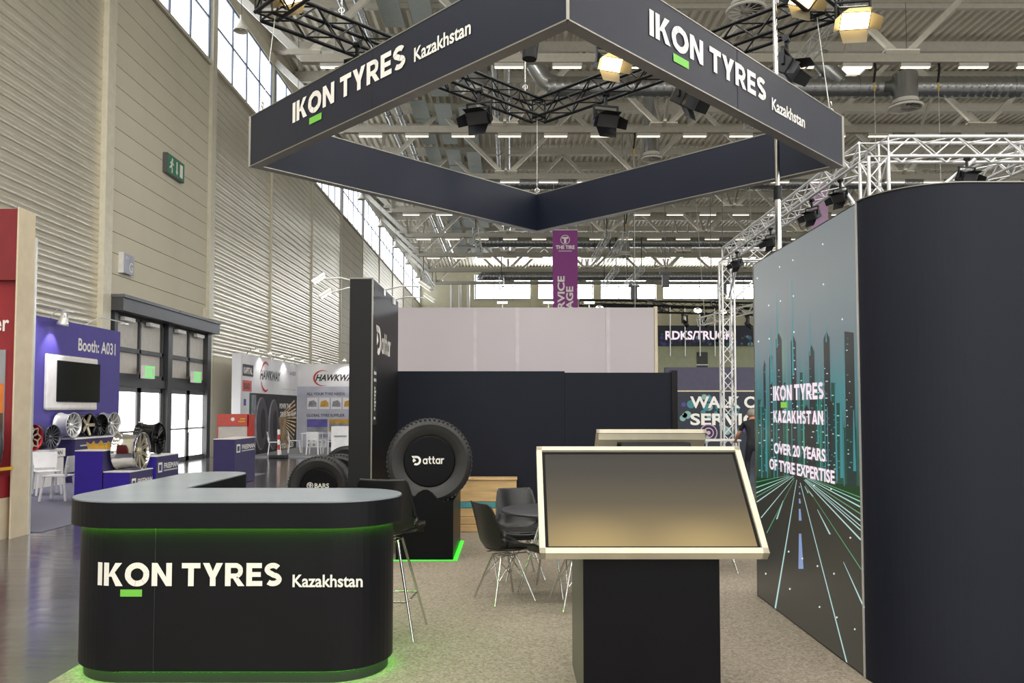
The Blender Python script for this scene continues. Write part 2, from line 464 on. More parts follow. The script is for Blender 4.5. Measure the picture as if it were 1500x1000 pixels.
# far wall with its window band
wf = structure(MB().box(-11, 66, YF, YF+.4, 0, 14.3).box(-11, 66, YF, YF+.4, 17.2, 18.3).box(-11, -4.3, YF, YF+.4, 14.3, 17.2).build('wall_far', 'wall_cream'))
pane_f = MB().box(.05, 2.05, 0, .03, .05, 1.4).mesh('pane', 'daylight_pane')
for i in range(9):
    x = -4.1+7.2*i; w = struct_empty('window_%d' % (i+11), (x, YF, 14.3))
    fr = MB()
    for k in range(4): fr.box(k*2.1-.05, k*2.1+.05, -.1, .05, 0, 2.9)
    for z in (.03, 1.45, 2.87): fr.box(0, 6.3, -.1, .05, z-.05, z+.05)
    fr.build('window_frame', 'frame_white', w)
    for k in range(3):
        for j in range(2): link('pane', pane_f, w, (k*2.1, 0, j*1.45))
    structure(MB().box(x+6.35, x+7.15, YF-.5, YF, 0, 17.9).build('trim_%d' % (i+20), 'wall_cream'))
for i, x in enumerate((-6.8, -5.9, -4.9)):
    structure(MB().tube([(x, YF-1, 0), (x, YF-1, 16)], .18, 10).build('trim_%d' % (i+30), 'truss_light'))
structure(MB().box(65, 66, -20, YF, 0, 18.3).build('wall_right', 'wall_cream'))
structure(MB().box(-11, 66, -21, -20, 0, 18.3).build('wall_back', 'wall_cream'))
# ribbed roof deck
def deck():
    m = MB(); p = .37; n = int(77/p); vs = []
    for y in (-21, YF+.4):
        for k in range(n):
            x = -11+k*p
            for a, z in ((0, 0), (.14, 0), (.19, .14), (.32, .14)): vs.append((x+a, y, 18.05+z))
    q = n*4
    m.add(vs, [(i, q+i, q+i+1, i+1) for i in range(q-1)])
    m.box(-11, 66, -21, YF+.4, 18.3, 18.5)
    structure(m.build('ceiling', 'deck'))
deck()
# roof trusses, purlins, bracing
ZC = 13.95; ZU = 17.6; XN = -7.29
NT = 9
for i in range(-1, NT-1):
    y = Y0+S*i
    xr = min(60, .68*y+6)
    lab = 'roof truss with V-shaped bracing, %s from the front' % ORD[i+1] if i >= 0 else 'roof truss high above the booth, nearest of all'
    t = thing('roof_truss', lab, 'roof truss', (0, y, ZC), 0, 'steel roof trusses across the hall')
    MB().box(XN-.1, 62, -.13, .13, -.16, .14).build('lower_chord', 'truss_paint', t)
    MB().box(XW, 62, -.2, .2, ZU-ZC-.2, ZU-ZC+.22).build('upper_chord', 'truss_paint', t)
    MB().beam((XN, 0, 0), (XW+.1, 0, 3.0), .2, .26).build('end_brace', 'truss_light', t)
    x = XN; k = 0
    while x < xr:
        MB().beam((x+.12, 0, .12), (x+3.5, 0, 3.5), .16, .2).build('brace', 'truss_paint', t)
        MB().beam((x+3.5, 0, 3.5), (x+6.88, 0, .12), .16, .2).build('brace', 'truss_paint', t)
        MB().box(x-.6, x+.6, -.14, .14, .1, .3).build('gusset', 'truss_paint', t)
        x += 7.0
    if i >= 0 and i < 7:
        x = XN
        while x < xr-4:
            MB().beam((x, .15, .1), (x+.05, 3.45, 3.55), .12, .12).beam((x, 6.85, .1), (x+.05, 3.55, 3.55), .12, .12).build('sway_brace', 'truss_paint', t)
            x += 7.0
for i in range(9):
    y = Y0-S+3.5+S*i
    tag(MB().box(XW, 62, y-.1, y+.1, 17.55, 17.78).box(XW, 62, y-.16, y+.16, 17.75, 18.04).build('roof_purlin', 'truss_paint'),
        'grey roof purlin right under the ribbed deck, %s from the front' % ORD[i], 'purlin', 'purlins between the trusses')
# batten lights below the lower chords
bat_b = MB().box(-.52, .52, -.06, .06, .04, .17).mesh('housing', 'truss_light')
bat_d = MB().bbox(-.5, .5, -.055, .055, 0, .04, .012).mesh('diffuser', 'batten')
for i in range(6):
    y = Y0+S*i; x = -6.2; xr = .66*y+2; nb = 0
    while x < xr:
        t = thing('batten_light', '%s batten light from the left under the %s roof truss from the front' % (nth(nb), ORD[i+1] if i else 'second'), 'ceiling light', (x, y, ZC-.33), 0, 'batten lights under roof truss row %s' % ORD[i])
        link('housing', bat_b, t); link('diffuser', bat_d, t); x += 2.04; nb += 1
# bell pendants along the clerestory
def bell():
    t = thing('pendant_lamp', '', 'lamp')
    MB().lathe([(.0, .55), (.035, .55), (.04, .42), (.07, .34), (.11, .26), (.2, .14), (.235, .06), (.24, 0), (.225, 0), (.19, .12), (.1, .24), (0, .26)], 18).build('bell_shade', 'lampshade', t)
    MB().lathe([(0, .04), (.05, .06), (.065, .12), (.04, .2), (0, .22)], 10).build('bulb', 'white_plastic', t)
    MB().tube([(0, 0, .54), (0, 0, 3.3)], .012, 5).build('cord', 'steel_grey', t)
    return t
b0 = bell()
for i in range(8):
    o = b0 if i == 0 else dup(b0)
    o.location = (-9.0, 25.6+S*i, 14.2); tag(o, 'white bell pendant lamp by the clerestory windows, %s from the front' % ORD[i], 'lamp', 'bell pendants along the left wall')
# ducts
def duct(x0, x1, y, z, r, lab, elbow=False):
    t = thing('spiral_duct', lab, 'air duct', (0, y, z))
    n = int((x1-x0)/1.2); 
    pts = []; rs = []
    for k in range(int((x1-x0)/.3)+1):
        x = x0+.3*k
        for dx, dr in ((0, 0), (.02, .012), (.04, 0)): pts.append((x+dx, 0, 0)); rs.append(r+dr)
    MB().tube(pts, rs, 20).build('pipe', 'duct', t)
    for k in range(1, int((x1-x0)/6)): MB().tube([(x0+6*k, 0, 0), (x0+6*k+.08, 0, 0)], r+.035, 20).build('joint_ring', 'duct', t)
    for k in range(1, int((x1-x0)/6)): MB().tube([(x0+6*k+2, 0, 0), (x0+6*k+2, 0, 17.5-z)], .012, 5).build('hanger', 'steel_grey', t)
    if elbow:
        MB().tube([(x0-.9*r*math.sin(a), 0, -.9*r*(1-math.cos(a))) for a in [k*PI/16 for k in range(9)]], r*.99, 18).build('elbow', 'duct', t)
    return t
d1 = duct(1.4, 34, 30.0, 14.15, .40, 'big silver spiral duct above the sign, nearest of the ducts')
MB().tube([(11.9, -.2, 1.25), (11.95, -.2, .9), (12.7, -.2, .15)], .33, 16).build('branch_pipe', 'duct', d1)
MB().tube([(1.9, 0, 0), (1.3, 0, .25), (.9, 0, .9)], .36, 16).build('branch_pipe', 'duct', d1)
duct(-1.6, 40, 44.6, 14.6, .36, 'silver spiral duct with an elbow end behind the third truss row', True)
duct(-2.2, 48, 58.6, 14.2, .38, 'long silver spiral duct in front of the fifth truss row', True)
duct(-2.5, 56, 72.6, 14.0, .40, 'farthest silver spiral duct near the end windows', True)
def diffuser(loc, r, zt, lab):
    t = thing('air_diffuser', lab, 'air vent', loc, 0, 'round swirl diffusers under the roof')
    MB().tube([(0, 0, .1), (0, 0, zt)], r*.72, 20).build('drop_pipe', 'duct', t)
    MB().lathe([(r*.74, .3), (r*.78, .1), (r, .05), (r, 0), (r*.9, -.03), (r*.86, 0), (r*.86, .08)], 28).build('rim', 'lampshade', t)
    v = MB()
    for k in range(12):
        a = 2*PI*k/12; c, s_ = math.cos(a), math.sin(a)
        v.beam((r*.28*c, r*.28*s_, .03), (r*.86*c, r*.86*s_, .03), r*.24, .012, (s_*.5, -c*.5, .8))
    v.build('vanes', 'lampshade', t)
    MB().lathe([(0, -.02), (r*.28, -.01), (r*.3, .05)], 16).build('hub', 'truss_paint', t)
    MB().disc((0, 0, .12), r*.86, (1, 0, 0), (0, 1, 0)).build('throat', 'steel_dark', t)
diffuser((7.3, 23.9, 14.0), .62, 4.04, 'round swirl diffuser at the top right above the sign')
diffuser((-1.4, 30.6, 14.0), .62, 3.9, 'round swirl diffuser seen inside the square sign, behind the black truss')
diffuser((14.95, 29.3, 13.05), .62, 1.3, 'round swirl diffuser hanging below the big spiral duct')
diffuser((6.6, 36.5, 13.4), .5, 4.64, 'round swirl diffuser above the back panel of the square sign')
diffuser((8.4, 58.0, 13.0), .6, 1.2, 'round swirl diffuser under the far duct beside the white truss post')
# flat panels and pipes below the deck
bp_m = MB().bbox(-.42, .42, 0, 2.9, 0, .06, .015).mesh('ceiling_baffle', 'baffle')
for k in range(14):
    for j, x in enumerate((-4.7, -3.5, -2.3)):
        y = 28.2+3.5*k
        o = link('ceiling_baffle', bp_m, None, (x, y+(.4*j if k % 2 else 0), 17.05))
        tag(o, '%s grey panel from the front in the %s strip under the roof deck' % (nth(k), ('left', 'middle', 'right')[j]), 'ceiling panel', 'ceiling panels of the %s strip' % ('left', 'middle', 'right')[j])
for j, (x, lab) in enumerate(((-6.3, 'leftmost'), (-5.7, 'second'), (-.75, 'third'), (-.2, 'rightmost'))):
    t = thing('air_pipe', '%s of the slim silver pipes running along under the deck' % lab, 'pipe', (x, 24, 16.7))
    MB().tube([(0, 0, 0), (0, 55, 0)], .15, 12).build('pipe', 'duct', t)
    for k in range(9): MB().tube([(0, 3+6.2*k, 0), (0, 3.2+6.2*k, 0)], .18, 12).build('collar', 'duct', t)
# skylight
sk = thing('skylight', 'bright square skylight in the deck right of the sign', 'skylight', (15.9, 37.3, 17.9))
MB().box(-.95, .95, -1.0, 1.0, -.02, .02).build('pane', 'skylight', sk)
MB().box(-1.05, 1.05, -1.1, -1.0, -.1, .15).box(-1.05, 1.05, 1.0, 1.1, -.1, .15).box(-1.05, -.95, -1, 1, -.1, .15).box(.95, 1.05, -1, 1, -.1, .15).build('frame', 'truss_light', sk)
# entrance door in the flat bay
dr = struct_empty('door_1', (XW, 20.4, 0))
m = MB(); m.box(-.1, .42, -.1, 6.65, 4.22, 4.62).build('header', 'steel_dark', dr)
MB().box(-.1, .46, -.12, 3.25, 4.56, 4.64).box(-.1, .46, 3.3, 6.67, 4.56, 4.64).build('header_cap', 'steel_grey', dr)
for k, y in enumerate((.0, 3.22, 6.3)): MB().box(-.1, .16, y, y+(.3 if k else .16), 0, 4.3).build('post', 'steel_dark', dr)
MB().box(-.1, .1, .1, 6.4, 2.26, 2.5).build('transom', 'steel_dark', dr)
for k, y in enumerate((.16, 3.52)):
    W = 2.95
    fr = MB()
    for z in (2.5, 3.2, 4.1): fr.box(-.06, .06, y, y+W, z, z+.12)
    for yy in (0, W/2-.04, W-.09): fr.box(-.06, .06, y+yy, y+yy+.09, 2.5, 4.2)
    fr.build('upper_frame', 'steel_dark', dr)
    for a in range(2):
        for b in range(2): MB().box(-.03, -.01, y+.09+a*(W/2-.01), y+.09+a*(W/2-.01)+W/2-.13, 2.62+b*.7, 3.2+b*.9).build('pane', 'board_white', dr)  # beige interior reflected in the glazing, painted as an opaque pane
    for a in range(2):
        yl = y+.03+a*(W/2)
        lf = MB(); lf.box(-.04, .05, yl, yl+.1, 0, 2.25).box(-.04, .05, yl+W/2-.15, yl+W/2-.05, 0, 2.25).box(-.04, .05, yl, yl+W/2-.05, 2.12, 2.25).box(-.04, .05, yl, yl+W/2-.05, 0, .14).box(-.04, .05, yl, yl+W/2-.05, 1.0, 1.05)
        leaf = lf.build('door_leaf', 'steel_grey', dr)
        MB().box(-.01, .0, yl+.1, yl+W/2-.15, .14, 1.0).box(-.01, .0, yl+.1, yl+W/2-.15, 1.05, 2.12).build('glass', 'door_glass', leaf)
        MB().tube([(.12, yl+(W/2-.12 if a == 0 else .07), .9), (.12, yl+(W/2-.12 if a == 0 else .07), 1.3)], .018, 8).build('handle', 'chrome', leaf)
        MB().box(.08, .2, yl+.25, yl+.85, 4.02, 4.12).build('closer', 'white_lac', dr)
for k, y in enumerate((21.9, 25.25)):
    t = thing('exit_sign', 'small lit green exit sign over the %s pair of entrance doors' % ('left', 'right')[k], 'exit sign', (XW+.35, y, 2.5), 0, 'exit signs over the doors')
    MB().box(-.06, .06, -.3, .3, 0, .36).build('housing', 'white_lac', t)
    MB().box(.06, .065, -.28, .28, .02, .34).build('face', 'exit_lit', t)
    MB().box(.066, .07, -.2, -.14, .06, .3).box(.066, .07, -.05, .02, .06, .3).box(.066, .07, .12, .22, .06, .3).build('pictogram', 'white_print', t)
    MB().box(-.3, 0, -.03, .03, .12, .2).build('bracket', 'steel_grey', t)
tag(MB().bbox(XW-.02, XW+.22, 26.62, 27.05, 4.72, 5.1, .02).build('control_box', 'pilaster'), 'small beige control box on the wall above the right end of the door header', 'control box')
es = thing('exit_sign', 'green escape route sign with running man and arrow high on the wall', 'exit sign', (XW, 24.0, 9.1))
MB().box(-.02, .12, -.62, .62, -.3, .3).build('housing', 'steel_grey', es)
MB().box(.12, .125, -.59, .59, -.27, .27).build('face', 'exit_green', es)
p_ = MB()
X_ = .13
def q2(y0, z0, y1, z1, w): p_.beam((X_, y0, z0), (X_, y1, z1), .01, w, (0, .3, 1))
p_.disc((X_, -.28, .17), .05, (0, 1, 0), (0, 0, 1), 10)
q2(-.3, .12, -.34, -.04, .09); q2(-.34, -.04, -.28, -.14, .05); q2(-.28, -.14, -.3, -.24, .05); q2(-.36, -.04, -.46, -.12, .05); q2(-.3, .1, -.2, .02, .04); q2(-.33, .1, -.43, .03, .04)
q2(.05, .2, .05, -.12, .05); p_.add([(X_, -.03, -.1), (X_, .13, -.1), (X_, .05, -.22)], [(0, 1, 2)])
p_.box(X_-.004, X_, .28, .48, -.2, .2)
p_.build('pictogram', 'white_print', es)
gs = thing('gate_sign', 'grey square sign lettered G on the wall left of the entrance', 'sign', (XW, 21.2, 5.58))
MB().bbox(.07, .1, -.3, .3, -.27, .27, .01).build('plate', 'hawk_blue', gs)
MB().box(-.02, .11, -.33, -.3, -.28, .28).build('edge', 'white_lac', gs)
text('G', gs, 'white_print', (.105, .02, -.2), (0, 1, 0), (0, 0, 1), .2, .26)
text('8.1', gs, 'white_print', (.105, -.16, .12), (0, 1, 0), (0, 0, 1), .14, .08)
tag(MB().box(XW-.02, XW+.09, 27.4, 28.6, 0, 3.5).box(XW-.02, XW+.03, 28.6, 29.6, 0, 3.5).build('service_door', 'flat_panel'), 'plain beige service door beside the entrance, left of the tall white booth wall', 'door')

# ------------------------------------------------------------------ truss maker
def box_truss(t, p, q, w, h, chord, lat, r=.024, step=None, up=(0, 0, 1), nm='lattice'):
    """p,q: centre line ends in t's frame; w wide, h high"""
    p = Vector(p); q = Vector(q); L = (q-p).length; d = (q-p)/L; u = Vector(up)
    if abs(d.dot(u)) > .95: u = Vector((1, 0, 0))
    s = d.cross(u).normalized(); u = s.cross(d).normalized()
    cs = [s*(a*w/2)+u*(b*h/2) for a, b in ((-1, -1), (1, -1), (1, 1), (-1, 1))]
    for c in cs: MB().tube([p+c, q+c], r, 7).build('chord', chord, t)
    step = step or w; n = max(1, round(L/step)); lt = MB()
    for e in range(4):
        a, b = cs[e], cs[(e+1) % 4]
        for k in range(n):
            f0 = p+d*(L*k/n); f1 = p+d*(L*(k+1)/n)
            if (k+e) % 2: lt.tube([f0+a, f1+b], r*.45, 5, False)
            else: lt.tube([f0+b, f1+a], r*.45, 5, False)
    for k in (0, n):
        f0 = p+d*(L*k/n)
        for e in range(4): lt.tube([f0+cs[e], f0+cs[(e+1) % 4]], r*.5, 5, False)
    o = lt.build(nm, lat, t); o['kind'] = 'stuff'

# ================================================================== THE BOOTH
CX, CY, HD = .42, 9.27, 3.55
tag(MB().box(-2.78, 6.2, 1.5, 11.4, .001, .010).build('booth_carpet', 'booth_carpet'), 'beige speckled carpet of the black booth', 'carpet')
# square hanging sign
sg = thing('hanging_sign', 'square dark navy fascia sign hung above the booth', 'hanging sign', (CX, CY, 4.54))
HS = .615; TH = .11
cor = [Vector((0, -HD, 0)), Vector((HD, 0, 0)), Vector((0, HD, 0)), Vector((-HD, 0, 0))]
inn = [c*((HD-TH*1.414)/HD) for c in cor]
labs = ['front right panel with white lettering', 'back right panel', 'back left panel', 'front left panel with white lettering']
for k in range(4):
    a, b, c, d = cor[k], cor[(k+1) % 4], inn[(k+1) % 4], inn[k]
    m = MB().prism([(p.x, p.y) for p in (a, b, c, d)], lambda x, y: (x, y, .012), lambda x, y: (x, y, HS-.012))
    o = m.build('panel', 'navy', sg); o['label'] = labs[k]
    e = (b-a).normalized(); nrm = Vector((e.y, -e.x, 0))
    m = MB()
    for z in (.0, HS-.012): m.prism([(p.x, p.y) for p in (a+nrm*.004, b+nrm*.004, c-nrm*.004, d-nrm*.004)], lambda x, y: (x, y, z), lambda x, y: (x, y, z+.012))
    m.build('edge_profile', 'frame_edge', sg)
    mid = (a+b)/2
    for t_ in (.5,):
        p = a.lerp(b, t_); MB().beam(p+nrm*.001+Vector((0, 0, .012)), p+nrm*.001+Vector((0, 0, HS-.012)), .004, .004).build('panel_seam', 'black_matte', sg)
for k in range(4):
    MB().box(cor[k].x-.012, cor[k].x+.012, cor[k].y-.012, cor[k].y+.012, 0, HS).build('corner_profile', 'frame_edge', sg)
r1 = (cor[0]-cor[3]).normalized(); n1 = Vector((r1.y, -r1.x, 0))     # front left panel, reading left to right
r2 = (cor[1]-cor[0]).normalized(); n2 = Vector((r2.y, -r2.x, 0))
def sign_text(a, r, n, s0, z, zk):
    o = a+r*s0+n*.006
    text('IKON TYRES', sg, 'white_print', o+Vector((0, 0, z)), r, (0, 0, 1), 2.04, .232)
    text('Kazakhstan', sg, 'white_print', o+r*2.17+Vector((0, 0, zk)), r, (0, 0, 1), .77, .132)
    g = o+r*.355+Vector((0, 0, z-.105)); MB().quad(g, g+r*.245, g+r*.245+Vector((0, 0, .07)), g+Vector((0, 0, .07))).build('green_mark', 'green_mark', sg)
sign_text(cor[3], r1, n1, 1.01, .262, .262)
sign_text(cor[0], r2, n2, 1.04, .240, .200)
# black box truss square above the sign
bt = thing('lighting_truss', 'black square box truss hung over the navy sign', 'truss', (CX+.03, CY+.05, 6.55))
hd = 3.42
tc_ = [Vector((0, -hd, 0)), Vector((hd, 0, 0)), Vector((0, hd, 0)), Vector((-hd, 0, 0))]
for k in range(4): box_truss(bt, tc_[k], tc_[(k+1) % 4], .29, .29, 'black_metal', 'black_metal', .026, .3)
# cables and shackles between roof, truss and sign
def cable(p, q, lab, r=.006, chain=True):
    p = Vector(p); q = Vector(q); t = thing('steel_cable', lab, 'cable', q)
    MB().tube([p-q, (0, 0, 0)], r, 6).build('wire', 'cable', t)
    if chain:
        for z in (.06, .14):
            MB().lathe([(.035, -.008), (.043, 0), (.035, .008), (.027, 0)], 12, Matrix.Translation((0, 0, z)) @ Matrix.Rotation(PI/2, 4, 'X' if z < .1 else 'Y'), True).build('shackle', 'chrome', t)
for k, nm in enumerate(('near', 'right', 'far', 'left')):
    c = cor[k]*.96; cable((CX+tc_[k].x*.96, CY+.05+tc_[k].y*.96, 6.4), (CX+c.x, CY+c.y, 4.54+HS), 'thin wire with shackle holding the %s corner of the navy sign' % nm)
for k, (x, y) in enumerate(((CX-.2, CY+3.0), (CX-2.6, CY+.6), (CX+2.9, CY+.3))):
    cable((x, y, 13.7), (x, y, 6.7), 'long steel wire lifting the %s of the black truss square' % ('far corner', 'left corner', 'right corner')[k], .011)
tag(MB().tube([(CX-.15, CY+2.2, 6.85), (CX-.12, CY+2.2, 7.4), (CX-.15, CY+2.2, 8.1)], [.11, .15, .13], 12).build('chain_bag', 'black_matte'), 'black chain bag hanging at the far side of the truss square', 'chain bag')
# flood lights
def flood(loc, rx, rz, lit, lab):
    t = thing('flood_light', lab, 'flood light', loc, rz, 'flood lights on the black truss')
    MB().box(-.02, .02, -.02, .02, -.12, .06).tube([(-.05, 0, .05), (.05, 0, .05)], .045, 10).build('clamp', 'black_metal', t)
    MB().box(-.2, .2, -.02, .02, -.14, -.12).box(-.2, -.18, -.02, .02, -.34, -.12).box(.18, .2, -.02, .02, -.34, -.12).build('yoke', 'black_metal', t)
    h = MB().bbox(-.17, .17, -.09, .13, -.11, .11, .015).build('housing', 'black_metal', t); h.location = (0, 0, -.33); h.rotation_euler = (rx, 0, 0)
    MB().box(-.155, .155, -.098, -.092, -.09, .09).build('lens', 'warm_lamp' if lit else 'charcoal', h)
    for a, f in ((1, ((-.16, -.1, .1), (.16, -.1, .1), (.13, -.26, .19), (-.13, -.26, .19))), (2, ((-.16, -.1, -.1), (.16, -.1, -.1), (.13, -.24, -.2), (-.13, -.24, -.2))),
                 (3, ((-.165, -.1, -.09), (-.165, -.1, .09), (-.26, -.24, .07), (-.26, -.24, -.07))), (4, ((.165, -.1, -.09), (.165, -.1, .09), (.26, -.24, .07), (.26, -.24, -.07)))):
        m = MB(); f2 = [Vector(p)+Vector((0, .006, 0)) for p in f]
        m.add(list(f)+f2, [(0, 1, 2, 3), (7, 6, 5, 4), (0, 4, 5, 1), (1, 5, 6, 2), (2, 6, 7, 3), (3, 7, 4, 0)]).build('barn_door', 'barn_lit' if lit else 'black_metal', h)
    return t
flood((-.48, 11.45, 6.31), R(35), R(-20), False, 'unlit black flood light on the far left truss, inside the sign')
flood((1.42, 11.62, 6.33), R(35), R(15), False, 'unlit black flood light on the far right truss, beside the far corner')
flood((1.41, 11.15, 6.98), R(35), R(20), True, 'glowing flood light inside the sign, near the big white lettering')
flood((2.45, 10.85, 6.33), R(35), R(45), False, 'unlit flood light peeking out below the right sign panel')
flood((3.52, 9.85, 6.33), R(35), R(55), False, 'unlit flood light with barn doors half hidden above the right sign panel')
flood((3.42, 9.15, 6.90), R(42), R(20), True, 'glowing flood light at the top edge, left of the two over the right panel')
flood((3.98, 8.95, 6.52), R(42), R(-8), True, 'glowing flood light over the right panel, right of the two')
flood((-2.62, 9.35, 7.05), R(42), R(-25), True, 'glowing flood light at the top edge above the left panel')
flood((-2.0, 10.0, 6.33), R(42), R(-25), False, 'unlit black flood light behind the left sign panel top edge')
# mast
ms = thing('telescopic_mast', 'tall chrome telescopic mast rising behind the video wall', 'mast', (3.14, 9.15, .0125))
MB().tube([(0, 0, 0), (0, 0, 4.2)], .036, 14).build('lower_tube', 'chrome', ms)
MB().tube([(0, 0, 4.2), (0, 0, 7.2)], .028, 14).build('upper_tube', 'chrome', ms)
MB().tube([(0, 0, 4.1), (0, 0, 4.26)], .05, 14).build('collar', 'black_metal', ms)
MB().tube([(0, 0, 0), (0, 0, .02)], .25, 20).build('base_plate', 'black_metal', ms)

# ---------------- counter
def outline(o):
    pts = []
    def arc(cx, cy, r, a0, a1, n=14):
        for k in range(n+1):
            a = R(a0+(a1-a0)*k/n); pts.append((cx+r*math.cos(a), cy+r*math.sin(a)))
    arc(-2.34, 5.17, .47-o, 180, 270, 16)
    arc(-1.12, 5.11, .41-o, -90, 90, 24)
    pts.append((-2.27-o, 5.52-o))
    arc(-2.52, 6.72, .25-o, 0, 90, 8)
    arc(-2.56, 6.72, .25-o, 90, 180, 8)
    return pts
ct = thing('reception_counter', 'black L-shaped reception counter with rounded ends and white lettering', 'counter', (-1.8, 5.4, 0))
co = (-1.8, 5.4, 0)
def slabs(name, material, o, z0, z1): return MB().prism(outline(o), lambda x, y: (x, y, z0), lambda x, y: (x, y, z1)).build(name, material, ct, co)
slabs('worktop', 'countertop', .004, 1.092, 1.1)
slabs('apron', 'counter_black', 0, .94, 1.092)
slabs('body', 'counter_black', .055, .085, .94)
slabs('plinth', 'kick_black', .085, .012, .085)
def ring(name, material, o0, o1, z0, z1):
    a, b = outline(o0), outline(o1); n = len(a); m = MB()
    vs = [(x, y, z0) for x, y in a]+[(x, y, z0) for x, y in b]+[(x, y, z1) for x, y in a]+[(x, y, z1) for x, y in b]
    fs = []
    for i in range(n):
        j = (i+1) % n
        fs += [(i, j, n+j, n+i), (2*n+i, 3*n+i, 3*n+j, 2*n+j), (i, 2*n+i, 2*n+j, j), (n+i, n+j, 3*n+j, 3*n+i)]
    return m.add(vs, fs).build(name, material, ct, co)
ring('light_strip', 'led_green_soft', .030, .052, .9365, .9395)
ring('light_strip', 'led_green', .059, .083, .0836, .0848)
MB().beam((-2.135, 4.752, .09), (-2.135, 4.752, .935), .003, .003).build('panel_seam', 'kick_black', ct, co)
# lettering that follows the rounded body
path = outline(.052)[:17]           # left end of the front: from the left flank round the corner
def along(s, e=0.):                       # s measured along the front from the corner's end (x=-2.34): negative wraps to the left flank
    cx, cy, r = -2.34, 5.17, .47-.050+e
    if s >= 0: return (cx+s, cy-r)
    a = -s/r
    if a <= PI/2: return (cx-r*math.sin(a), cy-r*math.cos(a))
    return (cx-r, cy+(-s-r*PI/2))
def wrap_text(word, s0, z0, w, h, material='white_print', name='lettering'):
    vs, fs = TXT[word]; bm = bmesh.new()
    bv = [bm.verts.new((a*w, b*h, l*.0007)) for a, b, l in vs]
    for f in fs:
        try: bm.faces.new([bv[i] for i in f])
        except ValueError: pass
    x = .03
    while x < w:
        bmesh.ops.bisect_plane(bm, geom=bm.verts[:]+bm.edges[:]+bm.faces[:], plane_co=(x, 0, 0), plane_no=(1, 0, 0)); x += .03
    for v in bm.verts:
        p = along(s0+v.co.x, v.co.z); v.co = Vector((p[0], p[1], z0+v.co.y))
    MB().bm(bm).build(name, material, ct, co)
wrap_text('IKON TYRES', -.155, .59, 1.12, .142)
wrap_text('Kazakhstan', 1.03, .585, .42, .075)
for s0 in (.0,):
    m = MB(); n = 6
    for k in range(n):
        a = along(.0+.13*k/n); b = along(.0+.13*(k+1)/n)
        m.quad((a[0], a[1], .53), (b[0], b[1], .53), (b[0], b[1], .572), (a[0], a[1], .572))
    m.build('green_mark', 'green_mark', ct, co)
wrap_text('Kazakhstan', -1.09, .585, .42, .075)

# ---------------- shell chairs
def shell_mesh():
    prof = [(.235, -.035), (.225, .0), (.16, .005), (.06, -.012), (-.05, -.018), (-.13, -.005), (-.185, .05), (-.215, .13), (-.235, .22), (-.255, .31), (-.272, .38), (-.28, .405)]
    hw = [.19, .215, .228, .235, .235, .232, .228, .222, .212, .2, .185, .165]
    lift = [.0, .02, .045, .075, .1, .11, .0, .0, .0, .0, .0, .0]
    fwd = [0, 0, 0, 0, 0, .03, .1, .1, .08, .06, .045, .03]
    nu = 13; vs = []
    for (y, z), w, l, fw in zip(prof, hw, lift, fwd):
        for k in range(nu):
            u = -1+2*k/(nu-1); e = abs(u)**2.4
            vs.append((w*u, y+fw*e, z+l*e))
    fs = [(i*nu+k, i*nu+k+1, (i+1)*nu+k+1, (i+1)*nu+k) for i in range(len(prof)-1) for k in range(nu-1)]
    bm = bmesh.new(); bv = [bm.verts.new(v) for v in vs]
    for f in fs: bm.faces.new([bv[i] for i in f])
    bmesh.ops.recalc_face_normals(bm, faces=bm.faces[:])
    r = bmesh.ops.subdivide_edges(bm, edges=bm.edges[:], cuts=1, use_grid_fill=True, smooth=.6)
    bmesh.ops.solidify(bm, geom=bm.faces[:], thickness=.012)
    return MB().bm(bm, True).mesh('shell', 'leather')
SH = shell_mesh()
def pad_mesh():
    m = MB(); n = 24
    for (r, z) in ((.0, 0),): pass
    prof = [(0, .0), (.15, .0), (.185, -.006), (.2, -.018), (.19, -.03), (0, -.03)]
    return MB().lathe(prof, 24, Matrix.Translation((0, .02, .038)) @ Matrix.Diagonal((1.0, .95, 1, 1))).mesh('cushion', 'leather')
PD = pad_mesh()
def shell_chair(lab, loc, rz, seat_z=.43, spread=.27, bar=False):
    t = thing('bar_stool' if bar else 'shell_chair', lab, 'bar stool' if bar else 'chair', loc, rz, None if bar else 'black shell chairs round the cafe table')
    o = link('shell', SH, t, (0, 0, seat_z)); link('cushion', PD, o)
    top = seat_z-.05
    for a in (45, 135, 225, 315):
        c, s = math.cos(R(a)), math.sin(R(a))
        MB().tube([(.1*c, .1*s, top), (spread*c, spread*s, .0)], [.011, .009], 8).build('leg', 'chrome', t)
    w = MB(); tp = [(.1*math.cos(R(a)), .1*math.sin(R(a)), top) for a in (45, 135, 225, 315)]
    md = [(.1*math.cos(R(a))+(spread-.1)*.55*math.cos(R(a)), .1*math.sin(R(a))+(spread-.1)*.55*math.sin(R(a)), top*.45) for a in (45, 135, 225, 315)]
    for k in range(4):
        w.tube([tp[k], tp[(k+1) % 4]], .006, 6)
        if not bar:
            w.tube([tp[k], md[(k+1) % 4]], .005, 6); w.tube([md[k], tp[(k+1) % 4]], .005, 6)
    w.build('wire_bracing', 'chrome', t)
    if bar:
        rr = .1+(spread-.1)*.62
        MB().tube([(rr*math.cos(R(a)), rr*math.sin(R(a)), top*.38) for a in (45, 135, 225, 315, 405)], .007, 7).build('foot_ring', 'chrome', t)
    else: 
        w2 = MB().tube([(.1, .16, seat_z-.03), (.1, -.12, seat_z-.03)], .006, 6).tube([(-.1, .16, seat_z-.03), (-.1, -.12, seat_z-.03)], .006, 6); w2.build('seat_rails', 'chrome', t)
    return t
def face(dx, dy): return math.atan2(dy, dx)-PI/2
shell_chair('black shell chair seen from the side, back to the reception counter', (-.06, 6.84, .018), face(1, .55))
shell_chair('black shell chair behind the round table, facing the camera', (.09, 7.72, .018), face(.25, -1))
